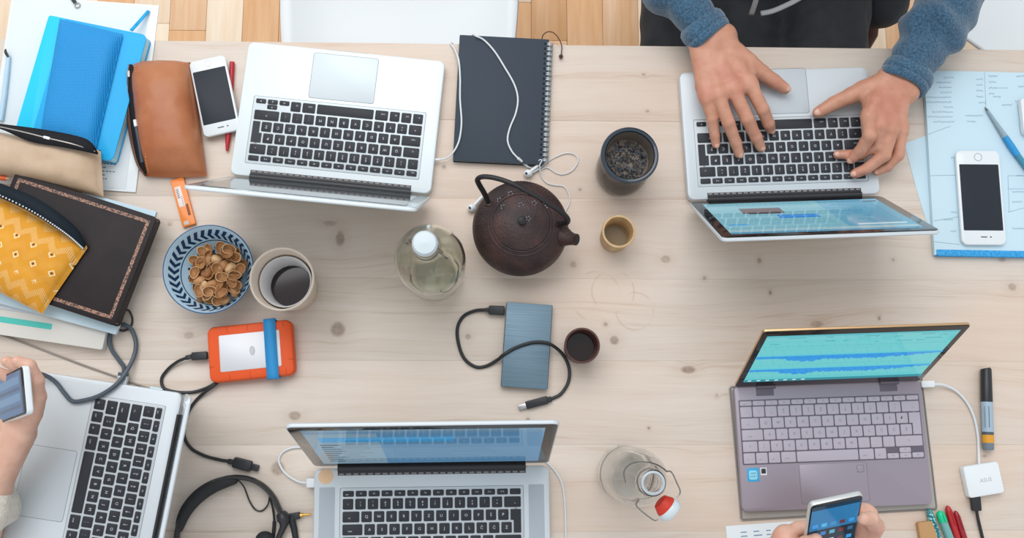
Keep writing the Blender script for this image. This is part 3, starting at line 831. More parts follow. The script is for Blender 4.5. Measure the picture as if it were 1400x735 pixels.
# thick slate cable over the sideways laptop
k_ = root('display_cable', 'thick slate-grey cable looping over the corner of the sideways laptop', 'cable', U(165, 500, 0))
cable(k_, up([(20, 512, .045), (45, 509.5, .040), (62, 513, .028), (76, 522, .021), (88, 537, .0205), (99, 548, .0205), (115, 547, .0205), (135, 541, .0205), (156, 528, .0215), (170, 512, .018), (182, 490, .008), (186, 470, .006), (181, 452, .006), (172, 444.5, .006), (161, 444, .006), (152.5, 451, .006), (149.5, 464, .006), (153, 478, .006), (162, 491, .006), (169.5, 502, .0075), (168.5, 512, .009)], .004), .0034, m_cable_g)
plug(k_, U(169, 509, .0095), U(168, 515, .0095), .0145, .008, m_cable_g, 'strain_relief')
plug(k_, U(168.5, 513, .0095), U(166.5, 528, .0095), .0165, .0085, mat('plug_silver', '#b9bfc4', 0.35, metal=0.5))
local(k_)
k_ = root('charging_cord', 'thin grey cord running diagonally to the back of the sideways laptop', 'cable', U(90, 490, 0))
cable(k_, up([(-30, 447), (0, 457), (40, 471), (80, 486), (120, 501), (160, 515), (190, 526), (206, 531.5, .006)], .0022), .0015, mat('grey_cord', '#8f8880', 0.6))
plug(k_, U(205, 531, .007), U(222, 534.5, .007), .008, .005, mat('plug_pale', '#c3dfe6', 0.4))
local(k_)

# white cables of the wide laptop
k_ = root('charger_cable', 'white cable bending into the left side of the wide laptop', 'cable', U(395, 630, 0))
plug(k_, U(432, 659.5, .010), U(419, 660, .010), .014, .008, m_white_pl2)
cable(k_, up([(420, 660, .009), (408, 658, .006), (394, 650, .004), (385, 640), (381, 628), (386, 618), (398, 612), (412, 611), (440, 612)], .0025), .0017, m_cable_w)
local(k_)
k_ = root('usb_cable', 'thin white cord running down the right side of the wide laptop', 'cable', U(770, 680, 0))
cable(k_, up([(735, 622), (748, 632), (760, 645), (768, 660), (771.5, 680), (773, 705), (774, 745)], .002), .0014, m_cable_w)
local(k_)

# white adapter with cables
c, ya, w, d = rect_px((1315, 638), (1366, 630), (1373, 673), (1327, 681), 0.014)
t = thing('power_adapter', 'small white square adapter box beside the mauve laptop', 'adapter', (c[0], c[1], TZ), ya)
MB().slab(w, d, 0, 0.014, 0.005, 0.002, seg=5).build('case', m_white_pl2, t)
lt = MB(); letter(lt, 'ASUS', 0.0085, 0, 0, 0, 0); lt.build('lettering', mat('print_grey', '#a5aaae', 0.5), t, loc=(0.003, -0.001, 0.0141))
k_ = root('usb_cable', 'white cord from the mauve laptop to the white adapter box', 'cable', U(1325, 560, 0))
plug(k_, U(1259, 525, .010), U(1277, 524.5, .010), .0105, .0065, m_white_pl2)
cable(k_, up([(1276, 525, .010), (1290, 526, .008), (1307, 534, .004), (1322, 550), (1332, 571), (1337, 596), (1338, 618), (1338.5, 634, .006)], .0026), .0020, m_cable_w)
local(k_)
k_ = root('power_cable', 'black cord plugged into the white adapter box', 'cable', U(1338, 705, 0))
plug(k_, U(1333, 677, .007), U(1335, 698, .007), .0145, .0085, m_cable_b)
cable(k_, up([(1335, 697, .007), (1337, 708, .005), (1341, 725), (1346, 745)], .0030), .0025, m_cable_b)
local(k_)

# headset
m_pad = mat('headset_pad', '#26272a', 0.7, bump=0.25, bscale=500)
m_band = mat('headset_band', '#2f2f31', 0.4)
h = root('headset', 'black headset with a padded headband at the near edge', 'headset', U(320, 690, 0))
arc = [(241, 745), (243, 725), (250, 703), (262, 683), (279, 667), (300, 656), (322, 652), (343, 655), (360, 664), (373, 678), (381, 694), (388, 712)]
zz = .012
MB().tube(catmull(up([(a, b, zz) for a, b in arc]), 6), .0040, 10, flat=2.4, up=(0, 0, 1)).build('headband', m_band, h)
pd = [(244, 728), (249.5, 708), (260, 690), (275, 675), (293, 664), (312, 657.5), (326, 655.5)]
n_ = len(catmull(pd_ := up([(a, b, zz) for a, b in pd]), 6))
rads = [.0105 * (math.sin(PI * min(max(k / (n_ - 1), .0), 1)) ** .35 * .92 + .08) for k in range(n_)]
MB().tube(catmull(pd_, 6), rads, 14, flat=1.15, up=(0, 0, 1)).build('head_pad', m_pad, h)
MB().tube(catmull(up([(383, 700, .012), (388, 710, .012), (387, 720, .012), (381, 735, .012), (378, 748, .012)]), 5), [.006, .0085, .0092, .010, .0105, .010, .009, .008, .007, .006, .0055, .005, .0048, .0046, .0045, .0044, .0043, .0042, .0041, .004, .004], 12, flat=1.2, up=(0, 0, 1)).build('yoke', m_band, h)
cable(h, up([(326, 656, .016), (334, 666, .010), (341, 684, .004), (349, 696), (358, 698), (366, 690, .006), (368.5, 679, .014)], .002), .0012, m_cable_b)
cable(h, up([(369, 680, .012), (373, 695, .006), (375, 715), (374, 745)], .003), .0016, m_cable_b)
MB().tube(up([(375, 712, .004), (374.5, 722, .004), (373.5, 732, .004)]), .0027, 10).build('cable_sleeve', m_cable_b, h)
MB().ball(U(362, 737, .013), .0125, 16, 10, (1.15, 1, .95)).build('microphone', m_pad, h)
local(h)
j = root('jack_plug', 'angled headphone jack with gold tip pointing at the wide laptop', 'plug', U(405, 715, 0))
plug(j, U(395, 706.5, .006), U(410.5, 704, .006), .0105, .009, m_cable_b, 'housing')
MB().tube(up([(398, 706, .006), (402, 722, .0055), (406, 746, .005)]), [.0056, .0050, .0042], 10).build('strain_relief', m_cable_b, j)
MB().tube(up([(410, 704.2, .006), (414.5, 703.6, .006), (414.6, 703.6, .006), (423, 702.6, .006), (426, 702.3, .006)]), [.0034, .0034, .0018, .0017, .0008], 10).build('contact', m_gold2, j)
local(j)

# ================================================================== TEAPOT, BOTTLES, CUPS, BOWL
def iron_mat():
    m = bpy.data.materials.new('cast_iron_brown'); m.use_nodes = True; n = NT(m)
    v = n.coord('Object'); a = n.noise(v, 40, 4); n.base(n.ramp(a, [(.3, '#281b1a'), (.5, '#362422'), (.72, '#492e29')]))
    n.b.inputs['Roughness'].default_value = 0.5; sset(n.b, 'Specular IOR Level', 0.45)
    vo = n.t.nodes.new('ShaderNodeTexVoronoi'); vo.inputs['Scale'].default_value = 260; n.t.links.new(v, vo.inputs['Vector'])
    n.bump(vo.outputs['Distance'], 0.35, 0.0015); return m
m_iron = iron_mat()
m_iron_h = mat('cast_iron_handle', '#2c2a2c', 0.42, metal=0.3, bump=0.1, bscale=400)
pc = U(711.5, 312, 0.055)
tp = thing('teapot', 'dark brown cast-iron teapot with an arched handle in the middle of the table', 'teapot', (pc.x, pc.y, TZ))
prof = [(.0, .0), (.044, .0), (.047, .002), (.058, .012), (.070, .030), (.0745, .048), (.0745, .060), (.070, .076), (.060, .088), (.048, .096), (.042, .099)]
MB().lathe(prof, 64, cap0=False).build('body', m_iron, tp, ang=60)
MB().lathe([(.0425, .0985), (.0425, .1005), (.040, .1018), (.034, .105), (.022, .109), (.010, .111), (.0001, .1112)], 48).build('lid', m_iron, tp, ang=50)
MB().lathe([(.0050, .110), (.0048, .113), (.0068, .116), (.0066, .119), (.004, .1205), (.0001, .121)], 20).build('lid_knob', m_iron_h, tp)
rr = MB()
for (r, z) in ((.050, .0950), (.0445, .0985)):
    rr.tube([(r * math.cos(a), r * math.sin(a), z) for a in np.linspace(0, 2 * PI, 48, endpoint=False)], .0011, 6, closed=True)
rr.build('raised_rings', m_iron, tp)
# pimples of the casting, counted by nobody
pb = MB(); pk = random.Random(2)
for ring in range(9):
    z = .074 + .0022 * ring; r = float(np.interp(z, [.060, .076, .088, .096], [.0745, .070, .060, .048]))
    for q in range(46):
        a = 2 * PI * (q + .5 * (ring % 2)) / 46
        if ring > 2 and (q % 12) < 5: continue
        pb.ball((r * math.cos(a), r * math.sin(a), z), .0011, 5, 3)
pb.build('studs', m_iron, tp, kind='stuff')
# blossom marks on the shoulder and lid
bl = MB()
for (px, py) in ((688, 283), (712, 281), (730, 278), (698, 263), (683, 272), (722, 300), (745, 283)):
    c3 = U(px, py, .104); x, y = c3.x - pc.x, c3.y - pc.y; rr_ = math.hypot(x, y)
    z = float(np.interp(rr_, [0, .010, .022, .034, .042, .048, .060, .070, .0745], [.111, .111, .109, .105, .0995, .096, .088, .076, .060]))
    for q in range(5): bl.ball((x + .0032 * math.cos(q * 1.257), y + .0032 * math.sin(q * 1.257), z + .0002), .0015, 6, 4, (1, 1, .5))
bl.build('blossom_reliefs', mat('worn_iron', '#6d6a70', 0.35, metal=0.4), tp, kind='stuff')
lz = lambda p: Vector(p) - Vector((pc.x, pc.y, TZ))
sp0, sp1, sp2, sp3 = (lz(U(*q)) for q in ((748, 317, .062), (766, 322, .072), (778, 325.5, .082), (788, 327.5, .090)))
sp = MB(); sp.tube(catmull([sp0, sp1, sp2, sp3], 5), [.026, .025, .0235, .022, .0205, .0190, .0172, .0155, .0140, .0126, .0114, .0104, .0097, .0092, .0090, .0092], 20)
sp.build('spout', m_iron, tp, ang=60)
dirv = (sp3 - sp2).normalized()
MB().tube([sp3 - dirv * .004, sp3 + dirv * .0008], [.0060, .0066], 20).build('spout_opening', mat('spout_dark', '#17191d', 0.3), tp)
hp = [(668, 278, .088), (662, 264, .108), (655, 252, .128), (653, 245, .142), (660, 241.5, .152), (676, 243, .158), (698, 250, .162), (722, 262, .160), (745, 275, .154), (764, 287, .143), (775, 297, .130), (776, 303, .118), (770, 305, .104), (764, 306, .092)]
MB().tube(catmull([lz(U(*q)) for q in hp], 6), .0042, 12, flat=0.9).build('handle', m_iron_h, tp, ang=60)
for q in ((668, 279, .086), (764, 307, .088)):
    c3 = lz(U(*q)); MB().tube([c3 + Vector((0, 0, -.014)), c3, c3 + Vector((0, 0, .006))], [.009, .0065, .004], 12).build('handle_lug', m_iron, tp)

def glass(name, col, rough=0.0, ior=1.45):
    return mat(name, col, rough, trans=1.0, ior=ior, spec=0.5)
m_gl_green = glass('green_glass', '#f8fbf4', ior=1.3)
m_gl_clear = glass('clear_glass', '#fbfdfd', ior=1.2)
m_steel = mat('wire_steel', '#8b8783', 0.3, metal=0.9)
m_cer = mat('white_ceramic', '#c6d1d5', 0.25)
def shell_profile(outer, th, bottom):
    inner = [(max(r - th, .0002), max(z, bottom)) for r, z in reversed(outer) if z > bottom * .6]
    return outer + inner
bt = U(574.5, 326, 0.285)
t = thing('swing_top_bottle', 'round greenish glass bottle closed with a white swing-top stopper', 'bottle', (bt.x + .006, bt.y - .006, TZ))
o_ = [(.0, .002), (.030, .0), (.038, .003), (.044, .015), (.0475, .05), (.050, .10), (.0515, .14), (.0505, .165), (.046, .185), (.037, .205), (.026, .222), (.0185, .235), (.016, .248), (.0155, .262), (.017, .266), (.017, .270), (.0145, .273)]
i_ = [(.0120, .273), (.0122, .250), (.0150, .236), (.0225, .223), (.0340, .2045), (.043, .184), (.0475, .165), (.0485, .14), (.047, .10), (.0445, .05), (.041, .016), (.033, .008), (.0, .008)]
MB().lathe(o_ + i_, 64).build('glass_body', m_gl_green, t, ang=70)
MB().lathe([(.0, .266), (.0115, .266), (.0115, .2735), (.0165, .2745), (.0175, .279), (.0170, .285), (.0145, .2885), (.0, .2895)], 32).build('stopper', m_cer, t)
MB().lathe([(.0125, .2728), (.0162, .2728), (.0162, .2748), (.0125, .2748)], 28).build('gasket', mat('pale_gasket', '#c9cfc8', 0.6), t)
wr = MB(); wr.tube([(.0178 * math.cos(a), .0178 * math.sin(a), .256) for a in np.linspace(0, 2 * PI, 32, endpoint=False)], .0009, 6, closed=True)
for s in (-1, 1):
    dx, dy = math.cos(-.35) * s, math.sin(-.35) * s
    q = [(dx * .018, dy * .018, .256), (dx * .0215, dy * .0215, .250), (dx * .024, dy * .024, .262), (dx * .0205, dy * .0205, .274), (dx * .0170, dy * .0170, .281)]
    wr.tube(catmull(q, 5), .0009, 6)
    wr.tube(catmull([(dx * .018, dy * .018, .256), (dx * .022, dy * .022, .244), (dx * .030, dy * .030 - .003, .246), (dx * .026, dy * .026 - .005, .254)], 5), .0009, 6)
wr.build('wire_bail', m_steel, t)

b2 = U(893, 660, 0.272)
t = thing('swing_top_bottle', 'small clear glass bottle standing open with red-sealed stopper hanging', 'bottle', (b2.x, b2.y, TZ))
o_ = [(.0, .002), (.034, .0), (.041, .003), (.0430, .012), (.0425, .06), (.041, .14), (.0385, .165), (.0335, .185), (.0255, .204), (.0185, .221), (.0160, .235), (.0155, .256), (.0172, .260), (.0172, .268), (.0145, .272)]
i_ = [(.0118, .272), (.0122, .236), (.0150, .221), (.0225, .203), (.0310, .184), (.0360, .164), (.0385, .14), (.0400, .06), (.0405, .013), (.034, .007), (.0, .006)]
MB().lathe(o_ + i_, 64).build('glass_body', m_gl_clear, t, ang=70)
MB().lathe([(.0116, .2705), (.0118, .2728), (.0132, .2742), (.0150, .2735), (.0158, .2715), (.0148, .2700)], 36).build('rim', mat('rim_glass', '#b4c0c5', .12, coat=.5), t, ang=60)
wr = MB()
wr.tube([(.0172 * math.cos(a), .0172 * math.sin(a), .251) for a in np.linspace(0, 2 * PI, 36, endpoint=False)], .0009, 6, closed=True)
L2 = lambda px, py, z: U(px, py, z) - Vector((b2.x, b2.y, TZ))
cpx, cpy = 907, 694
st_c = L2(907, 690, .185)
arm1 = [L2(873, 684, .250), L2(870, 691, .244), L2(883, 703, .238), L2(895, 711, .234), L2(900, 709, .234)]
arm2 = [L2(911, 644, .252), L2(918, 645, .248), L2(925, 659, .242), L2(930, 672, .236), L2(925, 680, .235)]
arm3 = [L2(856, 660, .200), L2(853, 645, .202), L2(862, 634, .204), L2(878, 631, .206), L2(896, 634, .220), L2(908, 641, .245), L2(911, 644, .252)]
for q in (arm1, arm2, arm3): wr.tube(catmull(q, 5), .0010, 6)
wr.build('wire_bail', m_steel, t)
ax = (L2(920, 702, .235) - L2(899, 683, .235)).normalized(); ax = Vector((ax.x, ax.y, -.10)).normalized()
c0 = L2(908, 690, .235)
MB().tube([c0 + ax * .004, c0 + ax * .0065, c0 + ax * .011, c0 + ax * .0150, c0 + ax * .0165], [.0150, .0165, .0168, .0150, .010], 24).build('stopper', m_cer, t)
MB().tube([c0 - ax * .008, c0 - ax * .0072, c0 + ax * .002, c0 + ax * .0042], [.0085, .0105, .0150, .0150], 24).build('gasket', mat('red_gasket', '#c5301c', 0.5), t)

# dark glass tumbler with tea strainer
m_gl_dark = glass('smoky_glass', '#24292e')
gc = U(862, 212, .105)
t = thing('tea_jar', 'smoky dark glass tea jar with wet tea leaves, between the teapot and typing hands', 'jar', (gc.x - .001, gc.y, TZ))
o_ = [(.0, .001), (.034, .0), (.040, .004), (.0425, .014), (.0425, .040), (.040, .060), (.0375, .075), (.0385, .090), (.0420, .102)]
i_ = [(.0395, .102), (.0362, .090), (.0352, .075), (.0376, .060), (.0400, .040), (.0400, .014), (.037, .008), (.0, .007)]
MB().lathe(o_ + i_, 56).build('glass_body', m_gl_dark, t, ang=70)
MB().lathe([(.0, .0085), (.0365, .0085), (.0390, .014), (.0390, .036), (.0, .036)], 48).build('tea', mat('black_tea', '#15181d', 0.1, spec=0.5), t)
MB().lathe([(.0372, .101), (.0372, .1035), (.0385, .1062), (.0415, .1070), (.0440, .1055), (.0446, .1030), (.0430, .1000), (.0400, .1000), (.0372, .101)], 56).build('rim', mat('dark_blue_rim', '#24323e', 0.25, coat=0.4), t)
MB().lathe([(.0370, .104), (.0360, .092), (.0335, .074), (.0335, .0735), (.0, .0735)], 48).build('strainer', mat('strainer_mesh', '#857a70', 0.45, metal=0.5, bump=0.5, bscale=1300), t)
lf = MB(); q = random.Random(8)
for k in range(420):
    a = q.uniform(0, 2 * PI); r = .031 * math.sqrt(q.random()); z = .0742 + q.uniform(0, .004)
    M = Matrix.Translation((r * math.cos(a), r * math.sin(a), z)) @ Matrix.Rotation(q.uniform(0, 6.28), 4, 'Z') @ Matrix.Rotation(q.uniform(-.6, .6), 4, 'X')
    L = q.uniform(.0018, .0046); w = q.uniform(.0006, .0014); s = len(lf.v)
    lf.add([(-L, 0, 0), (0, -w, .0004), (L, 0, 0), (0, w, .0004), (0, 0, -.0006)], [(0, 1, 2, 3), (1, 0, 4), (2, 1, 4), (3, 2, 4), (0, 3, 4)], q.choice([0, 0, 0, 1, 2, 0]))
    lf.xform(M, s)
lf.build('tea_leaves', [mat('leaf_dark', '#22252a', 0.3), mat('leaf_brown', '#54443a', 0.4), mat('leaf_blue', '#2b3a4c', 0.3)], t, kind='stuff')

# bamboo cup
m_bam = mat('bamboo', '#c8a97f', 0.5, col2='#b8966a', nscale=8, nstretch=(12, 12, 1))
c3 = U(846, 316, .062)
t = thing('bamboo_cup', 'small tan bamboo cup half full of tea below the tea jar', 'cup', (c3.x, c3.y, TZ))
MB().lathe([(.0, .0), (.0215, .0), (.0225, .002), (.0240, .030), (.0262, .0605), (.0258, .062), (.0228, .062), (.0224, .0605), (.0205, .030), (.0195, .012), (.0, .010)], 40).build('cup_wall', m_bam, t, ang=50)
MB().lathe([(.0, .022), (.0200, .022), (.0203, .0215)], 32).build('tea', mat('green_tea', '#8b7a5c', 0.08), t)
# dark brown cup
c3 = U(796, 472, .058)
t = thing('clay_cup', 'small dark brown cup standing right of the slate-grey drive', 'cup', (c3.x, c3.y, TZ))
m_clay = mat('brown_clay', '#53302a', 0.35, col2='#452722', nscale=30)
MB().lathe([(.0, .0), (.0215, .0), (.0235, .002), (.0255, .030), (.0275, .057), (.0268, .0585), (.0245, .0585), (.0238, .057), (.0215, .030), (.0195, .008), (.0, .006)], 40).build('cup_wall', m_clay, t, ang=50)
MB().lathe([(.0, .030), (.0212, .030)], 32).build('coffee', mat('black_coffee', '#231614', 0.06), t)

# paper cup with a second one inside
m_pc = mat('cream_paper', '#d8cabb', 0.55)
m_pw = mat('white_paper_cup', '#cfcfd0', 0.5)
c3 = U(385, 381, .118)
t = thing('paper_cup', 'tall cream paper cup beside the bowl, another cup nested inside', 'cup', (c3.x, c3.y, TZ))
MB().lathe([(.0, .003), (.0315, .003), (.0325, .0), (.0335, .0008), (.0460, .1145), (.0474, .1165), (.0462, .1185), (.0448, .1170), (.0440, .1140), (.0325, .006), (.0, .006)], 48).build('cup_wall', m_pc, t, ang=50)
t2 = thing('paper_cup', 'smaller grey-white paper cup of coffee nested in the cream cup', 'cup', (c3.x, c3.y, TZ + .0072))
MB().lathe([(.0, .003), (.0290, .003), (.0298, .0), (.0304, .0006), (.0378, .0800), (.0392, .0815), (.0380, .0832), (.0366, .0815), (.0296, .006), (.0, .006)], 48).build('cup_wall', m_pw, t2, ang=50)
MB().lathe([(.0, .034), (.0318, .034)], 40).build('coffee', mat('dark_coffee', '#2b2021', 0.06), t2)

# bowl of pistachio shells
def bowl_mat():
    m = bpy.data.materials.new('painted_bowl'); m.use_nodes = True; n = NT(m)
    v = n.coord('Object'); X, Y, Z = n.sep(v)
    r = n.math('SQRT', n.math('ADD', n.math('MULTIPLY', X, X), n.math('MULTIPLY', Y, Y)))
    a = n.math('ARCTAN2', Y, X)
    # chevrons between two lines near the rim
    mid = n.math('ABSOLUTE', n.math('SUBTRACT', r, .0585))
    ph = n.math('FRACT', n.math('ADD', n.math('MULTIPLY', a, 34 / (2 * PI)), n.math('MULTIPLY', mid, 110.0)))
    chev = n.math('MULTIPLY', n.math('LESS_THAN', ph, .52), n.math('LESS_THAN', mid, .0052))
    line = n.math('LESS_THAN', n.math('ABSOLUTE', n.math('SUBTRACT', r, .0512)), .0006)
    line2 = n.math('GREATER_THAN', r, .0672)
    # flower patches in the bottom
    sc_ = n.math('ADD', .036, n.math('MULTIPLY', n.math('ABSOLUTE', n.math('SINE', n.math('MULTIPLY', a, 9.0))), .0075))
    fl_ = n.math('MULTIPLY', n.math('LESS_THAN', r, sc_), n.math('GREATER_THAN', n.noise(v, 75.0, 2), .44))
    outer = n.math('MULTIPLY', n.math('GREATER_THAN', r, .052), n.math('LESS_THAN', n.noise(v, 60.0, 1), .0))
    dark = n.math('MAXIMUM', n.math('MAXIMUM', chev, fl_), n.math('MAXIMUM', line, outer))
    col = n.mix(n.noise(v, 30.0), '#a9c9de', '#c2dae6')
    col = n.mix(dark, col, '#1f3a5c')
    col = n.mix(line2, col, '#2f6a9e')
    n.base(col); n.b.inputs['Roughness'].default_value = 0.15; sset(n.b, 'Coat Weight', 0.3)
    return m
bc = U(284.5, 367.5, .056)
t = thing('bowl', 'blue and white painted bowl holding pistachio shells', 'bowl', (bc.x, bc.y, TZ))
o_ = [(.0, .003), (.030, .003), (.031, .0), (.034, .0), (.036, .004), (.050, .014), (.062, .032), (.0685, .054), (.0690, .0560)]
i_ = [(.0680, .0572), (.0665, .0555), (.0600, .034), (.048, .0185), (.034, .0100), (.0, .0085)]
MB().lathe(o_ + i_, 64).build('bowl_wall', bowl_mat(), t, ang=60)
m_sh = [mat('shell_tan', '#bf8f62', 0.5, col2='#a87548', nscale=90), mat('shell_pale', '#d8b48a', 0.5, col2='#c2935f', nscale=90), mat('shell_brown', '#a9764a', 0.55, col2='#8f5e38', nscale=90)]
def shell_mesh(m, seed):
    g = random.Random(seed); b = MB(); N, R_ = 14, 6; L, W, Hh = .0108, .0080, .0062
    vo, vi = [], []
    for s, lst in ((1.0, vo), (0.88, vi)):
        for j in range(R_ + 1):
            th = PI / 2 * j / R_
            for k in range(N):
                a = 2 * PI * k / N; pt = 1 + .14 * math.cos(a) ** 3
                lst.append((L * s * pt * math.sin(th) * math.cos(a), W * s * math.sin(th) * math.sin(a), Hh * (1 - s * math.cos(th)) + .0006 * math.sin(3 * a) * (j / R_)))
    o = b.add(vo + vi, []); n = N; S = len(vo); fs = []; mi_ = []
    for j in range(R_):
        for k in range(n):
            a, c = j * n + k, j * n + (k + 1) % n
            fs.append((a, a + n, c + n, c)); mi_.append(0); fs.append((S + c, S + c + n, S + a + n, S + a)); mi_.append(1)
    for k in range(n): fs.append((R_ * n + k, S + R_ * n + k, S + R_ * n + (k + 1) % n, R_ * n + (k + 1) % n))
    b.add([], []); b.f += fs; b.m += mi_ + [0] * n
    return b.mesh('pistachio_shell', [m, mat('shell_inside', '#9a6a42', .55, col2='#b5834f', nscale=70)], ang=70)
shm = [shell_mesh(m, i) for i, m in enumerate(m_sh)]
g = random.Random(21)
cx, cy = .009, -.005
spots = []
for layer, (rad, num, z) in enumerate(((.043, 26, .0240), (.041, 24, .0310), (.034, 17, .0385))):
    tries = 0; here = []
    while len(here) < num and tries < 4000:
        tries += 1
        a = g.uniform(0, 2 * PI); r = rad * math.sqrt(g.random()); x, y = r * math.cos(a) + cx, r * math.sin(a) * 1.05 + cy
        if all((x - q[0]) ** 2 + (y - q[1]) ** 2 > (.0112 - .0010 * layer) ** 2 for q in here) and math.hypot(x, y) < .049: here.append((x, y))
    spots += [(x, y, z + .35 * max(0, math.hypot(x, y) - .030)) for x, y in here]
for x, y, z in spots:
    up_ = g.random() < .75
    o = put('pistachio_shell', g.choice(shm), None, label='empty tan pistachio half shell in the painted bowl', cat='pistachio shell', group='pistachio shells in the painted bowl')
    o.matrix_basis = Matrix.Translation((bc.x + x, bc.y + y, TZ + z)) @ Matrix.Rotation(g.uniform(0, 6.28), 4, 'Z') @ Matrix.Rotation(g.uniform(-.6, .6) + (0 if up_ else PI), 4, 'X') @ Matrix.Rotation(g.uniform(-.5, .5), 4, 'Y')

# ================================================================== PAPER, BOOKS, POUCHES, PENS
def pillow(corn, z0, T, px=3.0, pz=0.55, bulge=0.0, n=40, wr=0.0015, wf=28.0, seed=0.0, edge=0.0015, lift=None):
    """soft cushion over the quad corn = tl, tr, br, bl (world xy); returns MB and its uvs"""
    tl, tr, br, bl = (Vector((c[0], c[1])) for c in corn)
    cen = (tl + tr + br + bl) / 4
    vs = []; uv = []
    for side in (1, -1):
        for j in range(n + 1):
            v = j / n
            for i in range(n + 1):
                u = i / n
                a = tl.lerp(tr, u); b = bl.lerp(br, u); p = a.lerp(b, v)
                U_, V_ = 2 * u - 1, 2 * v - 1
                k = 1 + bulge * ((1 - U_ * U_) * V_ * V_ + (1 - V_ * V_) * U_ * U_)
                cr = max(abs(U_), abs(V_))
                p = cen + (p - cen) * k
                h = max(0, (1 - abs(U_) ** px)) ** pz * max(0, (1 - abs(V_) ** px)) ** pz
                nz = mnoise.noise(Vector((p.x * wf, p.y * wf, seed))) + .5 * mnoise.noise(Vector((p.x * wf * 2.3, p.y * wf * 2.3, seed + 3)))
                hh = T * h + wr * nz * min(1, h * 2)
                if lift: hh += lift(u, v) * h
                if side == 1: z = z0 + edge + max(0, hh)
                else: z = z0 + (edge if (i in (0, n) or j in (0, n)) else 0)
                vs.append((p.x, p.y, z)); uv.append((u, 1 - v))
    m = (n + 1) ** 2; fs = []
    for j in range(n):
        for i in range(n):
            a = j * (n + 1) + i
            fs.append((a, a + n + 1, a + n + 2, a + 1))
            fs.append((m + a, m + a + 1, m + a + n + 2, m + a + n + 1))
    b = MB(); b.add(vs, fs)
    # stitch rim
    rim = [i for i in range(n)] + [j * (n + 1) + n for j in range(n)] + [n * (n + 1) + i for i in range(n, 0, -1)] + [j * (n + 1) for j in range(n, 0, -1)]
    for k in range(len(rim)):
        a, c = rim[k], rim[(k + 1) % len(rim)]
        b.f.append((a, c, m + c, m + a)); b.m.append(0)
    return b, uv
def wq(corn, z): return [U(*c, z) for c in corn]
def base_at(b, at):
    s = Matrix.Translation(-Vector(at)); b.xform(s); return b
def pil_part(name, t, m, b, uv, ang=75):
    base_at(b, t.location); return b.build(name, m, t, ang=ang, uvs=uv)

m_paper = mat('white_paper', '#dbe3e6', 0.7)
m_paper_b = mat('bluish_paper', '#c3dbe6', 0.7)
m_ink = mat('print_ink', '#55606a', 0.7)
m_hand = mat('handwriting_ink', '#7695ab', 0.7)

def sheet(name, label, cat, corn, z0, th, m, part='page', r=.0008):
    c, ya, w, d = rect_px(*corn, z0 + th)
    t = thing(name, label, cat, (c[0], c[1], TZ + z0), ya)
    MB().slab(w, d, 0, th, r, min(.0004, th * .3), seg=2).build(part, m, t)
    return t, w, d

# plastic sleeve of printed pages at the top left
t, w, d = sheet('document_sleeve', 'white document sleeve under the blue notebook, poking over the table edge', 'document', ((13, -8), (213, 8), (189, 268), (-18, 244)), 0.0004, 0.0026, mat('milky_film', '#dfe6e8', 0.3, coat=0.3), 'sleeve')
MB().slab(w - .020, d - .008, .0026, .0030, .0006, .0001, cx=-.006, seg=1).build('page', m_paper, t)
tx = MB(); g = random.Random(4)
for k in range(24):
    y = -d * .5 + .018 + k * .0062
    x0 = w * .5 - .062; L = g.uniform(.014, .034)
    for q in range(int(L / .0055)): tx.box(x0 + q * .0055 + .0, x0 + q * .0055 + g.uniform(.003, .005), y, y + .0014, .0030, .00312)
tx.build('printed_text', m_ink, t, kind='stuff')
# black strap with ring
k_ = root('lanyard', 'black strap with a small metal ring on the white document sleeve', 'strap', U(100, 0, .004))
MB().tube(up([(88, -22, .006), (96, -6, .006), (103, 4, .006)]), .0030, 8, flat=.5).build('strap', m_cable_b, k_)
rc = U(105.5, 7.0, .0055)
MB().tube([rc + Vector((.0042 * math.cos(a), .0042 * math.sin(a), 0)) for a in np.linspace(0, 2 * PI, 20, endpoint=False)], .0009, 6, closed=True).build('ring', m_steel, k_)
local(k_)
# pale pen at the very left
k_ = root('pen', 'pale blue pen with a black clip at the left edge of the table', 'pen', U(6, 110, 0))
MB().tube(up([(12, 76, .0075), (9.5, 100, .0075), (6, 130, .0075), (1, 165, .0075)]), [.0028, .0036, .0038, .0038], 12).build('barrel', mat('pen_pale_blue', '#b4cfe0', 0.35), k_)
MB().tube(catmull(up([(7.5, 67, .011), (8, 72, .0105), (11.5, 78, .010)]), 5), [.0010, .0014, .0018, .0021, .0023, .0024, .0024, .0023, .0021, .0019, .0016], 8).build('clip', m_cable_b, k_)
local(k_)

# cyan notebook with ribbon
m_cy = mat('cyan_cover', '#10c6ee', 0.5)
m_cy2 = mat('blue_cover', '#0da8e2', 0.5)
c, ya, w, d = rect_px((64, 17), (197, 50), (157, 224), (21, 191), .026)
nb = thing('notebook', 'thick bright cyan notebook with a ribbon marker', 'notebook', (c[0], c[1], TZ + .0046), ya)
MB().slab(w - .006, d - .004, .002, .0194, .004, .0004, cx=.0015).build('page_block', mat('page_edges', '#bfe4f0', 0.8), nb)
MB().slab(w, d, 0, .0020, .008, .0006, seg=6).build('back_cover', m_cy2, nb)
MB().slab(w, d, .0194, .0214, .010, .0008, seg=6).build('front_cover', m_cy2, nb)
MB().slab(w * .17, d, .0205, .0216, .004, .0003, cx=-w * .415, seg=4).build('spine_strip', m_cy, nb)
MB().box(-w / 2, -w / 2 + .002, -d / 2 + .004, d / 2 - .004, .001, .0205).build('spine', m_cy, nb)
rb = MB(); q = [U(179, 42, .024), U(187, 33, .020), U(203.5, 14.5, .006)]
for a, b_ in zip(q[:-1], q[1:]):
    dr = (b_ - a).normalized(); s = Vector((-dr.y, dr.x, 0)).normalized() * .0028
    rb.add([a - s, b_ - s, b_ + s, a + s], [(0, 1, 2, 3)])
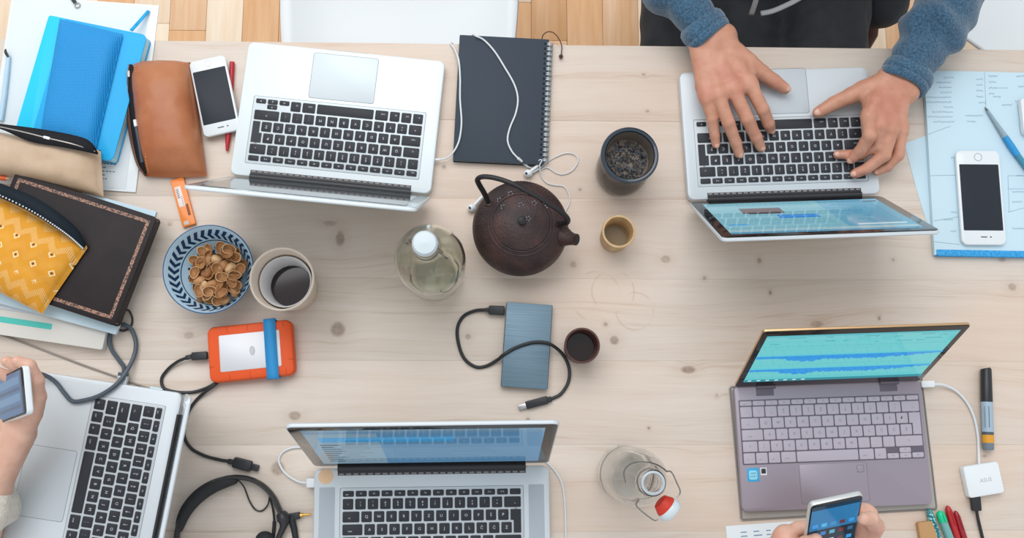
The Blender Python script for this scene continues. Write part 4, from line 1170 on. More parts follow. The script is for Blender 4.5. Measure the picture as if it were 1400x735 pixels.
o = rb.xform(Matrix.Translation((c[0], c[1], TZ + .0046)).inverted() if False else (Matrix.Translation((c[0], c[1], TZ + .0046)) @ Matrix.Rotation(ya, 4, 'Z')).inverted()).build('ribbon', m_cy2, nb)
md = o.modifiers.new('thickness', 'SOLIDIFY'); md.thickness = .0006
# blue mesh case on top
def mesh_case_mat():
    m = bpy.data.materials.new('blue_mesh_fabric'); m.use_nodes = True; n = NT(m)
    v = n.coord('Object'); vm = n.vmath('SCALE', v, None)
    vo = n.t.nodes.new('ShaderNodeTexVoronoi'); vo.voronoi_dimensions = '2D'; vo.inputs['Scale'].default_value = 400; vo.inputs['Randomness'].default_value = 0.12
    n.t.links.new(v, vo.inputs['Vector'])
    f = n.smooth(vo.outputs['Distance'], .18, .42)
    n.base(n.mix(f, '#0a6fb0', '#0f97dc')); n.b.inputs['Roughness'].default_value = .6
    n.bump(f, .5, .001); return m
zc_ = .0262
qd = wq(((81, 25), (167, 46), (128, 212), (53, 192)), zc_ + .006)
t = thing('soft_case', 'blue perforated fabric case lying on the cyan notebook', 'case', sum(qd, Vector()) / 4)
t.location.z = TZ + zc_
b, uv = pillow(qd, TZ + zc_, .017, px=7, pz=.9, wr=.0004, seed=3, edge=.004, n=72)
pil_part('cover', t, mesh_case_mat(), b, uv)

# document folder and paper stack on the left
fo, w, d = sheet('document_folder', 'thick cream folder with a turquoise stripe under the dark leather book', 'folder', ((-28, 290), (172, 322), (140, 480), (-62, 446)), .0004, .0170, mat('folder_cream', '#d5d3cc', 0.7), 'folder_cover', .003)
MB().slab(w * .62, .0090, .0170, .0174, .001, .0001, cx=-w * .17, cy=-d / 2 + .0235).build('stripe', mat('turquoise', '#4cc0b4', 0.6), fo)
MB().slab(w * .95, d * .9, .0172, .0190, .002, .0003, cx=.004, cy=.030).build('loose_page', mat('folder_page', '#c6ccd4', 0.7), fo)
ps, w, d = sheet('paper_stack', 'stack of bluish white sheets poking out beyond the dark leather book', 'paper', ((22, 235), (209, 291), (160, 462), (-32, 402)), .0198, .0085, mat('sheet_edge', '#c9d6df', 0.75), 'sheets')
MB().slab(w * .995, d * .99, .0085, .0090, .001, .0002, cx=.0012).build('top_sheet', m_paper_b, ps)
# dark leather book with tooled border
def tooled():
    m = bpy.data.materials.new('tooled_border'); m.use_nodes = True; n = NT(m)
    v = n.coord('Object'); a = n.noise(v, 420, 2)
    n.base(n.ramp(a, [(.42, '#3c2a26'), (.52, '#8a6553'), (.62, '#a87d66')])); n.b.inputs['Roughness'].default_value = .45; return m
m_lea = mat('dark_leather', '#2a2324', 0.5, spec=.25, col2='#221c1e', nscale=25, bump=.12, bscale=600)
zbk = .0300
c, ya, w, d = rect_px((20, 233), (215, 298), (156, 446), (-38, 381), zbk + .022)
bk = thing('leather_book', 'large dark brown leather book with a tooled gold border', 'book', (c[0], c[1], TZ + zbk), ya)
MB().slab(w - .004, d - .006, .0025, .0195, .003, .0005).build('page_block', mat('old_pages', '#8d7a64', 0.8), bk)
MB().slab(w, d, 0, .0030, .006, .0012).build('back_cover', m_lea, bk)
MB().slab(w, d, .0190, .0220, .006, .0014).build('front_cover', m_lea, bk)
MB().box(w / 2 - .003, w / 2 - .0002, -d / 2 + .005, d / 2 - .005, .002, .020).build('spine', m_lea, bk)
br_ = MB(); iw, idp, bwid = w - .016, d - .016, .0052
for x0, x1, y0, y1 in ((-iw / 2, iw / 2, idp / 2 - bwid, idp / 2), (-iw / 2, iw / 2, -idp / 2, -idp / 2 + bwid), (-iw / 2, -iw / 2 + bwid, -idp / 2 + bwid, idp / 2 - bwid), (iw / 2 - bwid, iw / 2, -idp / 2 + bwid, idp / 2 - bwid)):
    br_.box(x0, x1, y0, y1, .0218, .0223)
br_.build('tooled_border', tooled(), bk)
eb = [U(168, 425, .012), U(176, 424, .006), U(181, 436, .003), U(178, 447, .003), U(168, 452, .003), U(158, 448, .008)]
Mi = (Matrix.Translation((c[0], c[1], TZ + zbk)) @ Matrix.Rotation(ya, 4, 'Z')).inverted()
MB().tube([Mi @ p for p in catmull(eb, 6)], .0016, 8).build('elastic_loop', m_cable_b, bk)

# zipped pouches
def canvas_mat(): return mat('beige_canvas', '#cbb39a', 0.85, col2='#bda388', nscale=18, bump=.25, bscale=900)
m_zip = mat('black_zip_tape', '#222326', 0.75, spec=.2, bump=.2, bscale=900)
zb0 = .0305
qd = wq(((-42, 172), (133, 202), (137, 266), (-45, 228)), zb0 + .018)
t = thing('pencil_pouch', 'beige canvas pencil pouch with a black zip on the left stack', 'pouch', sum(qd, Vector()) / 4)
t.location.z = TZ + zb0
b, uv = pillow(qd, TZ + zb0, .034, px=3.2, pz=.5, wr=.0022, wf=35, seed=9, edge=.004)
pil_part('fabric', t, canvas_mat(), b, uv)
def zip_strip(t, pts_up, pts_dn, m, name='zip_tape', th=.0012):
    a = catmull(pts_up, 6); c_ = catmull(pts_dn, 6); b = MB(); n = len(a)
    vs = a + c_; b.add(vs, [(k, n + k, n + k + 1, k + 1) for k in range(n - 1)])
    base_at(b, t.location); o = b.build(name, m, t, ang=60)
    md = o.modifiers.new('thickness', 'SOLIDIFY'); md.thickness = th; md.offset = 0
    return o
zz = zb0 + .040
zip_strip(t, up([(-40, 163, zz - .012), (0, 169, zz), (60, 177, zz), (110, 187, zz - .002), (126, 196, zz - .008), (134, 209, zz - .018)]), up([(-40, 168, zz - .012), (0, 176, zz + .001), (40, 193, zz + .001), (85, 201, zz), (120, 208, zz - .006), (133.5, 211, zz - .016)]), m_zip)
MB().tube([p - t.location for p in catmull(up([(-20, 169, zz), (30, 180, zz + .0015), (64, 188.5, zz + .0015), (100, 197, zz), (130, 207, zz - .012)]), 6)], .0016, 6).build('zip_teeth', m_steel, t)
pz_ = U(64, 188.5, zz + .002) - t.location
MB().slab(.0105, .0045, -.0015, .0018, .0012, .0005).build('zip_pull', mat('zip_pull_silver', '#c9ccce', 0.3, metal=.6), t, loc=pz_, rz=-.25)

def yellow_mat():
    m = bpy.data.materials.new('yellow_print_fabric'); m.use_nodes = True; n = NT(m)
    uvn = n.coord('UV'); X, Y, Z = n.sep(uvn)
    a = n.math('MULTIPLY', X, 6.0); b = n.math('MULTIPLY', Y, 5.0)
    # rows of small diamonds
    fa = n.math('ABSOLUTE', n.math('SUBTRACT', n.math('FRACT', n.math('ADD', a, n.math('MULTIPLY', n.math('FLOOR', b), .5))), .5))
    fb = n.math('ABSOLUTE', n.math('SUBTRACT', n.math('FRACT', b), .5))
    dm = n.math('ADD', fa, n.math('MULTIPLY', fb, .8))
    row = n.math('MULTIPLY', n.math('LESS_THAN', Y, .72), n.math('GREATER_THAN', Y, .32))
    d1 = n.math('MULTIPLY', n.math('LESS_THAN', dm, .19), row); d2 = n.math('MULTIPLY', n.math('LESS_THAN', dm, .125), row); d3 = n.math('MULTIPLY', n.math('LESS_THAN', dm, .065), row)
    # dotted zigzag in the other bands
    ck = n.t.nodes.new('ShaderNodeTexVoronoi'); ck.inputs['Scale'].default_value = 70; ck.inputs['Randomness'].default_value = .1
    n.t.links.new(uvn, ck.inputs['Vector'])
    zz_ = n.math('FRACT', n.math('ADD', n.math('MULTIPLY', Y, 5.0), n.math('MULTIPLY', n.math('ABSOLUTE', n.math('SUBTRACT', n.math('FRACT', n.math('MULTIPLY', X, 6.0)), .5)), 1.2)))
    dots = n.math('MULTIPLY', n.math('LESS_THAN', ck.outputs['Distance'], .30), n.math('LESS_THAN', zz_, .5))
    dots = n.math('MULTIPLY', dots, n.math('SUBTRACT', 1.0, n.math('MULTIPLY', row, .8)))
    col = n.mix(n.noise(uvn, 6.0), '#e3a22c', '#d18a1c')
    col = n.mix(n.math('MULTIPLY', dots, .8), col, '#edd6a6')
    col = n.mix(d1, col, '#efdcb4'); col = n.mix(d2, col, '#d8962a'); col = n.mix(d3, col, '#4a3526')
    n.base(col); n.b.inputs['Roughness'].default_value = .8; n.bump(n.noise(uvn, 400.0, 2), .2, .001); return m
zy = .0535
qd = wq(((-20, 255), (118, 335), (54, 428), (-75, 362)), zy + .012)
t = thing('pencil_pouch', 'yellow patterned fabric pouch with a black zip on the leather book', 'pouch', sum(qd, Vector()) / 4)
t.location.z = TZ + zy
b, uv = pillow(qd, TZ + zy, .030, px=2.8, pz=.5, wr=.0026, wf=30, seed=1.7, edge=.003)
pil_part('fabric', t, yellow_mat(), b, uv)
zt_ = zy + .030
zip_strip(t, up([(-30, 240, zt_ - .004), (5, 252, zt_ + .004), (45, 268, zt_ + .004), (80, 290, zt_), (105, 312, zt_ - .010), (118, 334, zt_ - .021)]), up([(-34, 258, zt_ - .002), (0, 270, zt_ + .006), (40, 289, zt_ + .007), (72, 309, zt_ + .004), (95, 325, zt_ - .006), (114, 341, zt_ - .018)]), mat('navy_zip_tape', '#1a232b', .7, spec=.2, bump=.2, bscale=900))
tm = MB(); pth = catmull(up([(-30, 257, zt_), (0, 267, zt_ + .0075), (40, 286.5, zt_ + .0085), (72, 306.5, zt_ + .006), (95, 323, zt_ - .004), (113, 339, zt_ - .016)]), 9)
for p in pth[::1]:
    tm.ball(p - t.location, .0015, 6, 4)
tm.build('zip_stitches', mat('white_stitch', '#d6dadb', .5), t, kind='stuff')
# orange pencil end sticking out between pouch and papers
k_ = root('pencil', 'orange pencil end between the beige pouch and the leather book', 'pencil', U(-5, 243, .034))
MB().tube(up([(-40, 238, .037), (9, 244, .037)]), .0038, 6).build('shaft', mat('orange_paint', '#e0591f', .4), k_)
MB().tube(up([(9, 244, .037), (14, 244.7, .037)]), [.0036, .0008], 6).build('tip', m_leg, k_)
local(k_)

# tan leather case
m_tan = mat('tan_leather', '#a5603a', 0.38, col2='#b97a52', nscale=14, lo=.4, hi=.75, bump=.10, bscale=350)
m_tan_d = mat('tan_leather_back', '#7a4a30', 0.45)
qd = wq(((179, 86), (259, 84), (282, 240), (197, 240)), .012)
t = thing('leather_case', 'tan leather zipped case holding pens beside the white smartphone', 'case', sum(qd, Vector()) / 4)
t.location.z = TZ + .0036
b, uv = pillow(qd, TZ + .0036, .046, px=3.0, pz=.42, wr=.0018, wf=26, seed=5, edge=.004, bulge=.02, lift=lambda u, v: -.020 * max(0, v - .80) / .2 * math.sin(PI * u) if v > .8 else 0)
pil_part('front_panel', t, m_tan, b, uv)
zs = .034
zip_strip(t, up([(177, 88, .030), (174, 110, .026), (175, 150, .022), (180, 190, .020), (188, 222, .018), (198, 238, .016)]), up([(181, 88, .034), (184, 110, zs), (189, 150, zs), (193, 190, zs), (197, 222, .030), (200, 238, .020)]), m_zip, 'zip_opening')
zip_strip(t, up([(176.5, 88, .022), (172.5, 110, .018), (173, 150, .014), (178, 190, .013), (187, 224, .012), (198, 240, .010)]), up([(177, 88, .031), (175.5, 110, .0275), (176.5, 150, .0235), (181.5, 190, .0215), (188.5, 222, .0195), (198, 238, .017)]), m_tan_d, 'back_panel', .0022)
stc = MB(); pth = catmull(up([(184, 90, .0375), (188, 112, .0405), (193, 150, .0410), (197, 190, .0405), (200, 222, .036), (203, 236, .026)]), 12)
for k in range(0, len(pth) - 1, 2): stc.cyl(pth[k] - t.location, pth[k + 1] - t.location, .0006, n=5)
stc.build('stitching', mat('stitch_tan', '#d79a63', .6), t, kind='stuff')
MB().slab(.005, .012, -.001, .001, .002, .0004).build('zip_pull', m_steel, t, loc=U(175.5, 101, .031) - t.location, rz=.1)
# pens peeking from the opening
k_ = root('pen', 'white and black pen peeking out of the tan leather case', 'pen', U(186, 190, .030))
MB().tube(up([(184.5, 164, .0365), (186, 173, .0365)]), .0030, 10).build('cap', m_white_pl2, k_)
MB().tube(up([(186, 173, .0365), (190, 195, .0360), (194.5, 222, .0315)]), .0027, 10).build('barrel', mat('pen_slate', '#3d444d', .35), k_)
local(k_)

# orange packet with barcode label
c, ya, w, d = rect_px((233, 246), (250.5, 241.5), (267, 305), (249.5, 311), .007)
t = thing('lead_case', 'flat orange plastic packet with a barcode label near the bowl', 'packet', (c[0], c[1], TZ), ya)
MB().slab(w, d, 0, .0068, .0015, .0006).build('body', mat('orange_plastic', '#ec7f1c', .3, coat=.3), t)
lb = MB().slab(w * .46, d * .42, .0068, .0071, .0005, .0001, cx=-w * .12, cy=d * .12)
for k in range(11): lb.box(-w * .30, -w * .30 + w * .20, d * .29 - k * .0016 - .0007 * (k % 2), d * .29 - k * .0016 + .0003, .0071, .00718, 1)
for k in range(5): lb.box(-w * .04, w * .05, d * .10 - k * .0032, d * .10 - k * .0032 + .0016, .0071, .00718, 2)
lb.build('label', [mat('label_white', '#e3dad6', .6), m_hinge, mat('label_pink', '#b98d98', .6)], t)
MB().slab(w * .40, .0065, .0068, .0073, .0005, .0001, cx=-w * .14, cy=-d * .435).build('end_label', mat('label_grey', '#c4b9ae', .6), t)
MB().box(w * .14, w * .34, -d * .30, -d * .06, .0068, .0071).build('cut_out', mat('orange_dark', '#8a4a1a', .5), t)

# black spiral notebook
m_bk = mat('charcoal_cover', '#2f3a45', 0.65, bump=.08, bscale=900)
c, ya, w, d = rect_px((629, 48), (752.5, 53.5), (742.5, 224), (618.5, 220), .012)
nb = thing('spiral_notebook', 'black spiral-bound notebook with white earphone cable across it', 'notebook', (c[0], c[1], TZ), ya)
MB().slab(w, d, 0, .0014, .002, .0004).build('back_cover', m_bk, nb)
MB().slab(w - .004, d - .004, .0014, .0106, .0015, .0004).build('page_block', mat('page_block_grey', '#c9c7c0', .8), nb)
MB().slab(w, d, .0106, .0122, .002, .0004).build('front_cover', m_bk, nb)
rgm = MB()
rgm.tube([(.0062 * math.cos(a), 0, .0062 * math.sin(a)) for a in np.linspace(0, 2 * PI, 20, endpoint=False)], .0008, 6, closed=True)
ring = rgm.mesh('ring', mat('ring_wire', '#b9c3c8', .3, metal=.5))
hol = MB().slab(.0034, .0042, 0, .0002, .0003, .00005, seg=1).mesh('punched_hole', mat('hole_dark', '#15181c', .8))
nr = 24
for k in range(nr):
    y = d / 2 - .008 - k * (d - .016) / (nr - 1)
    for e_ in (-.0013, .0013): put('ring', ring, nb, (w / 2 + .0006, y + e_, .0064))
    put('punched_hole', hol, nb, (w / 2 - .0062, y, .0121))
Mi = (Matrix.Translation((c[0], c[1], TZ)) @ Matrix.Rotation(ya, 4, 'Z')).inverted()
MB().tube([Mi @ p for p in catmull(up([(741, 55, .006), (742.5, 48, .009), (749, 43.5, .012), (757, 45, .012), (764, 53, .010), (768, 63, .006), (767.5, 74, .003)]), 6)], .0009, 6).build('cord', mat('brown_cord', '#5d3a2c', .6), nb)
MB().ball(Mi @ U(767, 77, .0045), .0036, 12, 8).build('cord_bead', mat('brown_bead', '#4a2c22', .4), nb)

# notes at the right
nt_, w, d = sheet('writing_pad', 'bluish writing pad of handwritten notes with a blue braided lower edge', 'notepad', ((1263, 97), (1442, 99), (1452, 349), (1278.5, 350)), .0008, .0085, m_paper_b, 'page')
MB().slab(w * .99, .0105, .0004, .0095, .002, .001, cx=.002, cy=-d / 2 + .0035).build('braided_edge', mat('braid_blue', '#1d86c6', .6, col2='#3fa8df', nscale=3, nstretch=(120, 60, 1)), nt_)
hw_ = MB(); g = random.Random(14)
def scribble(px, py, L, amp=1.6, z=.0096):
    c_ = nt_.matrix_basis.inverted() if False else (Matrix.Translation(nt_.location) @ Matrix.Rotation(nt_.rotation_euler.z, 4, 'Z')).inverted()
    pts = []; x = 0; k = 0
    while x < L:
        pts.append((px + x, py + (amp * (1 if k % 2 else -1)) * g.uniform(.3, 1) + .06 * g.uniform(-1, 1))); x += g.uniform(1.2, 2.4); k += 1
    if len(pts) < 2: return
    hw_.tube([c_ @ U(a, b_, z) for a, b_ in pts], .00026, 4)
for k, (x0, L) in enumerate(((1290, 14), (1280, 22), (1284, 18), (1286, 16), (1267, 34), (1264, 38), (1290, 14), (1275, 28), (1268, 36), (1276, 30))): scribble(x0, 106 + k * 6.7, L)
for k in range(4): scribble(1335, 108 + k * 8, 9); scribble(1352, 104 + k * 8, 14 - k * 2)
for (x, y, L) in ((1320, 158, 24), (1322, 166, 14), (1338, 140, 12), (1358, 132, 12), (1370, 143, 14), (1388, 138, 12), (1390, 104, 20), (1392, 118, 18), (1300, 290, 10), (1290, 300, 14), (1384, 262, 18), (1384, 276, 14), (1384, 312, 16), (1390, 240, 14), (1300, 215, 8), (1300, 316, 8)): scribble(x, y, L)
def rule(a, b_, z=.0096, r=.0002):
    c_ = (Matrix.Translation(nt_.location) @ Matrix.Rotation(nt_.rotation_euler.z, 4, 'Z')).inverted()
    hw_.tube([c_ @ U(*a, z), c_ @ U(*b_, z)], r, 4)
rule((1346, 98), (1348, 150)); rule((1272, 240), (1312, 239)); rule((1378, 240), (1400, 240)); rule((1378, 258), (1400, 258)); rule((1276, 302), (1312, 296)); rule((1378, 290), (1400, 284)); rule((1378, 240), (1380, 290)); rule((1275, 330), (1312, 334)); rule((1268, 184), (1300, 172)); rule((1360, 120), (1378, 120))
hw_.build('handwriting', m_hand, nt_, kind='stuff')
ls = root('loose_sheet', 'bluish loose sheet slipped under the writing pad, torn corner showing', 'paper', U(1262, 270, 0))
po = [U(*q, .0004) for q in ((1236.5, 196), (1264, 186), (1330, 190), (1335, 335), (1277, 334), (1272, 318), (1262, 288), (1252, 255))]
b = MB().prism([(p.x - ls.location.x, p.y - ls.location.y) for p in po], .0001, .0006); b.build('page', m_paper_b, ls)
# pen on the pad
k_ = root('pen', 'blue and white pen pointing up-left across the handwritten notes', 'pen', U(1375, 185, .0095))
MB().tube(up([(1346.5, 146.5, .0108), (1350, 151, .0125)]), [.0006, .0022], 10).build('tip', m_steel, k_)
MB().tube(up([(1350, 151, .0125), (1374, 187, .0140)]), [.0022, .0046], 14).build('cone', mat('pen_grey', '#8fa3ae', .35), k_)
MB().tube(up([(1374, 187, .0140), (1382, 199, .0143), (1391, 212, .0143)]), [.0050, .0056, .0052], 14).build('grip', mat('grip_blue', '#2a93cf', .5, bump=.6, bscale=260), k_)
MB().tube(up([(1391, 212, .0143), (1425, 258, .0143)]), .0048, 14).build('barrel', mat('pen_teal', '#3f8aa3', .35), k_)
local(k_)
# white gadget cut by the right edge
c, ya, w, d = rect_px((1395, 134), (1432, 133), (1434, 182), (1400, 184), .021)
t = thing('charger', 'white rounded charger at the right edge of the notes', 'charger', (c[0], c[1], TZ + .0096), ya)
MB().slab(w, d, 0, .012, .006, .003).build('case', m_white_pl2, t)
MB().cyl((0, d / 2 - .001, .006), (0, d / 2 + .010, .006), .003).build('plug', m_white_pl2, t)

# highlighter with black cap
k_ = root('glue_stick', 'black-capped marker with a silver-blue label and orange band', 'marker', U(1350, 560, 0))
zz = .0088
MB().tube(up([(1347.5, 503, zz), (1348, 505, zz), (1349, 549, zz)]), [.0070, .0083, .0090], 20).build('cap', mat('marker_black', '#25272b', .35), k_)
MB().tube(up([(1349, 549, zz), (1350.5, 590, zz)]), .0088, 20).build('label_wrap', mat('marker_label', '#9fb4c4', .4), k_)
MB().tube(up([(1350.5, 590, zz), (1350.7, 594, zz)]), .0087, 20).build('dark_ring', mat('marker_slate', '#4a545e', .4), k_)
MB().tube(up([(1350.7, 594, zz), (1351, 605, zz)]), .0086, 20).build('orange_band', mat('marker_orange', '#d99a2b', .4), k_)
MB().tube(up([(1351, 605, zz), (1351.3, 613, zz), (1351.4, 615, zz)]), [.0086, .0084, .0074], 20).build('end', mat('marker_end', '#6f7b84', .35), k_)
lt = MB()
for q, (x, s) in enumerate(((1346, .0020), (1352, .0012))):
    lt.tube([p - Vector((0, 0, 0)) for p in up([(x, 555, .0182), (x + 1, 584, .0182)])], .0004, 4)
lt.build('label_print', m_ink, k_)
local(k_)

# pens at the lower right corner
def simple_pen(label, a, b_, r, m, capm=None, z=.006, split=.35):
    k = root('pen', label, 'pen', U((a[0] + b_[0]) / 2, (a[1] + b_[1]) / 2, 0))
    A_, B_ = U(*a, z), U(*b_, z)
    mid = A_.lerp(B_, split); tip = A_
    MB().tube([tip, tip.lerp(mid, .12), tip.lerp(mid, .35), mid], [r * .35, r * .75, r, r], 14).build('cap', capm or m, k)
    MB().tube([mid, B_], [r * .97, r * .97], 14).build('barrel', m, k)
    cl = (B_ - A_).normalized(); s = Vector((-cl.y, cl.x, 0))
    MB().tube([tip.lerp(mid, .25) + Vector((0, 0, r)) + s * r * .2, mid + Vector((0, 0, r * 1.15)) + s * r * .2], r * .25, 6).build('clip', capm or m, k)
    return local(k)
m_teal = mat('teal_pattern', '#0d6f78', .45, col2='#9fd9d8', nscale=260, lo=.52, hi=.6)
simple_pen('dark teal speckled pen at the lower right corner', (1269, 695), (1291, 760), .0052, m_teal, z=.0056)
simple_pen('bright green pen at the lower right corner', (1284, 698), (1310, 765), .0066, mat('clear_green', '#6fa7a4', .2, coat=.4), mat('bright_green', '#18c48c', .3), z=.0070, split=.22)
simple_pen('red pen beside the green pen, its cap furthest up', (1295, 691), (1318, 765), .0054, mat('red_barrel', '#b3262a', .35), z=.0058)
simple_pen('dark red pen, rightmost of the pens at the lower right corner', (1306, 698), (1329, 768), .0048, mat('dark_red', '#96222c', .35), z=.0052)
c, ya, w, d = rect_px((1255, 714), (1279, 711), (1288, 760), (1263, 763), .010)
t = thing('eraser', 'tan block eraser beside the teal pen at the bottom edge', 'eraser', (c[0], c[1], TZ), ya)
MB().slab(w, d, 0, .010, .003, .0015).build('block', mat('tan_block', '#b78d60', .7), t)
MB().slab(w * 1.01, d * .4, -.0, .0102, .003, .001, cy=-d * .3).build('paper_band', mat('tan_band', '#c9ab82', .7), t)
# sheet at the bottom
t, w, d = sheet('loose_sheet', 'printed white sheet at the bottom edge below the mauve laptop', 'paper', ((994, 720), (1120, 708), (1130, 800), (1000, 812)), .0002, .0005, m_paper)
tx = MB(); g = random.Random(9)
for k in range(10):
    for q in range(5): 
        x = -w * .35 + q * .020; tx.box(x, x + g.uniform(.006, .014), d * .38 - k * .006, d * .38 - k * .006 + .0018, .0005, .0006)
tx.build('printed_text', m_hand, t, kind='stuff')

# ================================================================== PEOPLE
def skin_mat(name, c1, c2, c3):
    m = bpy.data.materials.new(name); m.use_nodes = True; n = NT(m)
    v = n.coord('Object'); a = n.noise(v, 55, 3); b = n.noise(v, 14, 2)
    col = n.ramp(a, [(.3, c1), (.7, c2)])
    col = n.mix(n.math('MULTIPLY', n.smooth(b, .5, .75), .5), col, c3)
    n.base(col); n.b.inputs['Roughness'].default_value = .48
    sset(n.b, 'Subsurface Weight', .12); sset(n.b, 'Subsurface Radius', (.008, .003, .0015)); sset(n.b, 'Subsurface Scale', .6)
    n.bump(n.noise(v, 420, 3), .25, .0008); return m
m_skin = skin_mat('skin', '#bf876d', '#ce977e', '#b86f5b')
m_skin2 = skin_mat('skin_fair', '#d3a48e', '#deb39d', '#cf8f7c')
m_nail = mat('fingernail', '#d9a893', 0.3, coat=.3)
def wv(px, py, z): return tuple(U(px, py, z))
def finger(caps, pts, radii):
    for i, (a, b, ra, rb) in enumerate(zip(pts[:-1], pts[1:], radii[:-1], radii[1:])):
        caps.append((wv(*a), wv(*b), ra * 1.05, rb * 1.05) + ((.0024,) if i else ()))
def nail(parent, pts, r):
    a, b = Vector(wv(*pts[-2])), Vector(wv(*pts[-1])); t = (b - a).normalized()
    upv = Vector((0, 0, 1)); upv = (upv - t * upv.dot(t)).normalized(); s = t.cross(upv)
    c = b + t * r * .12 + upv * r * .70
    R = Matrix((t, s, upv)).transposed()
    MB().ball((0, 0, 0), r, 12, 8, (.86, .66, .34)).build('fingernail', m_nail, parent, M=Matrix.Translation(c) @ R.to_4x4())
def noise_disp(G, f, amp, seed=0.0):
    x, y, z = G[..., 0] * f, G[..., 1] * f, G[..., 2] * f
    return amp * (np.sin(x + 1.7 * np.sin(y * .9 + seed)) * np.sin(y * 1.1 + 1.3 * np.sin(z + seed)) + .5 * np.sin(2.1 * z + 1.5 * np.sin(x * 1.3)))

# ---------- the person typing
person = thing('person', 'person in blue sweater sleeves and black trousers typing on the silver laptop', 'person', (0.53, 0.92, 0.0085))
hands = MB()
# hand on the image's left
fr = .0088
R_f = dict(
    pinky=([(963, 118, .052), (967, 137, .056), (974, 163, .046), (977.5, 185, .034), (979, 197, .0285)], [.0125, .0100, .0088, .0078, .0066]),
    ring=([(975, 105, .055), (982, 131, .062), (996, 168, .054), (1006, 195, .037), (1010.5, 210, .0290)], [.0130, .0110, .0098, .0088, .0074]),
    middle=([(992, 100, .057), (1004, 125, .064), (1022, 163, .056), (1034, 188, .039), (1040, 201, .0290)], [.0130, .0112, .0100, .0090, .0076]),
    index=([(1010, 95, .057), (1027, 119, .062), (1043, 150, .055), (1051, 169, .040), (1053.5, 176.5, .0305)], [.0130, .0112, .0100, .0090, .0076]),
    thumb=([(1000, 68, .048), (1022, 85, .044), (1040, 99, .040), (1058, 111, .036), (1073, 121, .032)], [.0165, .0150, .0128, .0112, .0088]))
caps = []
for k, (p, r) in R_f.items(): finger(caps, p, r)
W1 = (972, 55, .050)
for q, r in (((963, 118, .050), .0135), ((978, 108, .055), .0140), ((994, 102, .057), .0140), ((1010, 97, .055), .0135), ((1002, 72, .048), .0140)):
    caps.append((wv(971 + (q[0] - 990) * .55, 60 + (q[1] - 110) * .15, .050), wv(*q), .0175, r))
caps.append((wv(958, 32, .050), wv(972, 62, .050), .0225, .0235))
caps.append((wv(960, 54, .050), wv(989, 50, .050), .0225, .0225))
for a, b in (((966, 131, .053), (982, 126, .058)), ((982, 126, .058), (1004, 120, .060)), ((1004, 120, .060), (1025, 114, .058)), ((970, 100, .050), (1008, 92, .053)), ((972, 80, .049), (1000, 76, .050)), ((1006, 74, .046), (1024, 100, .050))):
    caps.append((wv(*a), wv(*b), .0130, .0130))
b1 = solid(caps, .0018, .0075, disp=lambda G: noise_disp(G, 240, .00022), relax=2)
join(hands, b1)
# hand on the image's right
L_f = dict(
    index=([(1197, 140, .064), (1187, 160, .068), (1189, 186, .064), (1175.5, 207, .044), (1164, 217.5, .0330)], [.0130, .0115, .0104, .0092, .0076]),
    middle=([(1208, 148, .060), (1205, 172, .064), (1199, 199, .046), (1176, 211, .030), (1145, 211.5, .0255)], [.0130, .0112, .0098, .0084, .0070]),
    ring=([(1218, 150, .058), (1219, 178, .060), (1209, 212, .048), (1185, 230.5, .035), (1168.5, 237.5, .0285)], [.0125, .0110, .0098, .0086, .0074]),
    pinky=([(1228, 150, .053), (1232, 181, .052), (1228, 212, .040), (1213, 228, .030), (1199, 234.5, .0260)], [.0120, .0100, .0088, .0078, .0066]),
    thumb=([(1197, 118, .048), (1180, 123, .044), (1163, 131, .040), (1140, 141.5, .034), (1118.5, 153.5, .0290)], [.0165, .0150, .0128, .0112, .0088]))
caps = []
for k, (p, r) in L_f.items(): finger(caps, p, r)
for q, r in (((1195, 140, .058), .0140), ((1208, 146, .058), .0145), ((1219, 150, .056), .0140), ((1229, 152, .051), .0130), ((1195, 122, .048), .0140)):
    caps.append((wv(1226 + (q[0] - 1212) * .45, 112 + (q[1] - 140) * .55, .050), wv(*q), .0180, r))
caps.append((wv(1248, 88, .050), wv(1229, 116, .050), .0225, .0235))
caps.append((wv(1219, 108, .050), wv(1239, 125, .050), .0215, .0215))
for a, b in (((1190, 156, .062), (1206, 166, .060)), ((1206, 166, .060), (1219, 172, .057)), ((1219, 172, .057), (1231, 174, .051)), ((1200, 132, .054), (1226, 146, .052)), ((1212, 120, .050), (1232, 132, .049)), ((1188, 124, .045), (1190, 146, .052))):
    caps.append((wv(*a), wv(*b), .0128, .0128))
b2_ = solid(caps, .0018, .0075, disp=lambda G: noise_disp(G, 240, .00022, 2.0), relax=2)
join(hands, b2_)
# forearms, torso, neck and head under the clothes, one figure with the hands
def RZ(x, y, z): return (x, y, TZ + z)
wr_R, wr_L = wv(958, 32, .050), wv(1248, 88, .050)
el_R, el_L = RZ(.205, .86, .055), RZ(.835, .80, .055)
sh_R, sh_L = RZ(.335, 1.00, .32), RZ(.725, 1.00, .32)
body_caps = [(wr_R, el_R, .022, .034), (wr_L, el_L, .022, .034), (el_R, sh_R, .038, .052), (el_L, sh_L, .038, .052),
             (sh_R, sh_L, .055, .055), (RZ(.53, 1.02, .28), RZ(.53, .97, -.16), .115, .125),
             (RZ(.53, 1.00, .34), RZ(.53, .95, .44), .055, .052), (RZ(.53, .93, .53), RZ(.53, .91, .58), .082, .088),
             (RZ(.53, .865, .50), RZ(.53, .875, .52), .055, .05)]
join(hands, solid(body_caps, .011, .03, relax=2))
body = base_at(hands, person.location).build('body', m_skin, person, ang=180)
for d_ in (R_f, L_f):
    for k, (p, r) in d_.items():
        nail(person, p, r[-1])
for o in person.children:
    if o.name.startswith('fingernail'): o.matrix_parent_inverse = Matrix.Translation(-Vector(person.location))
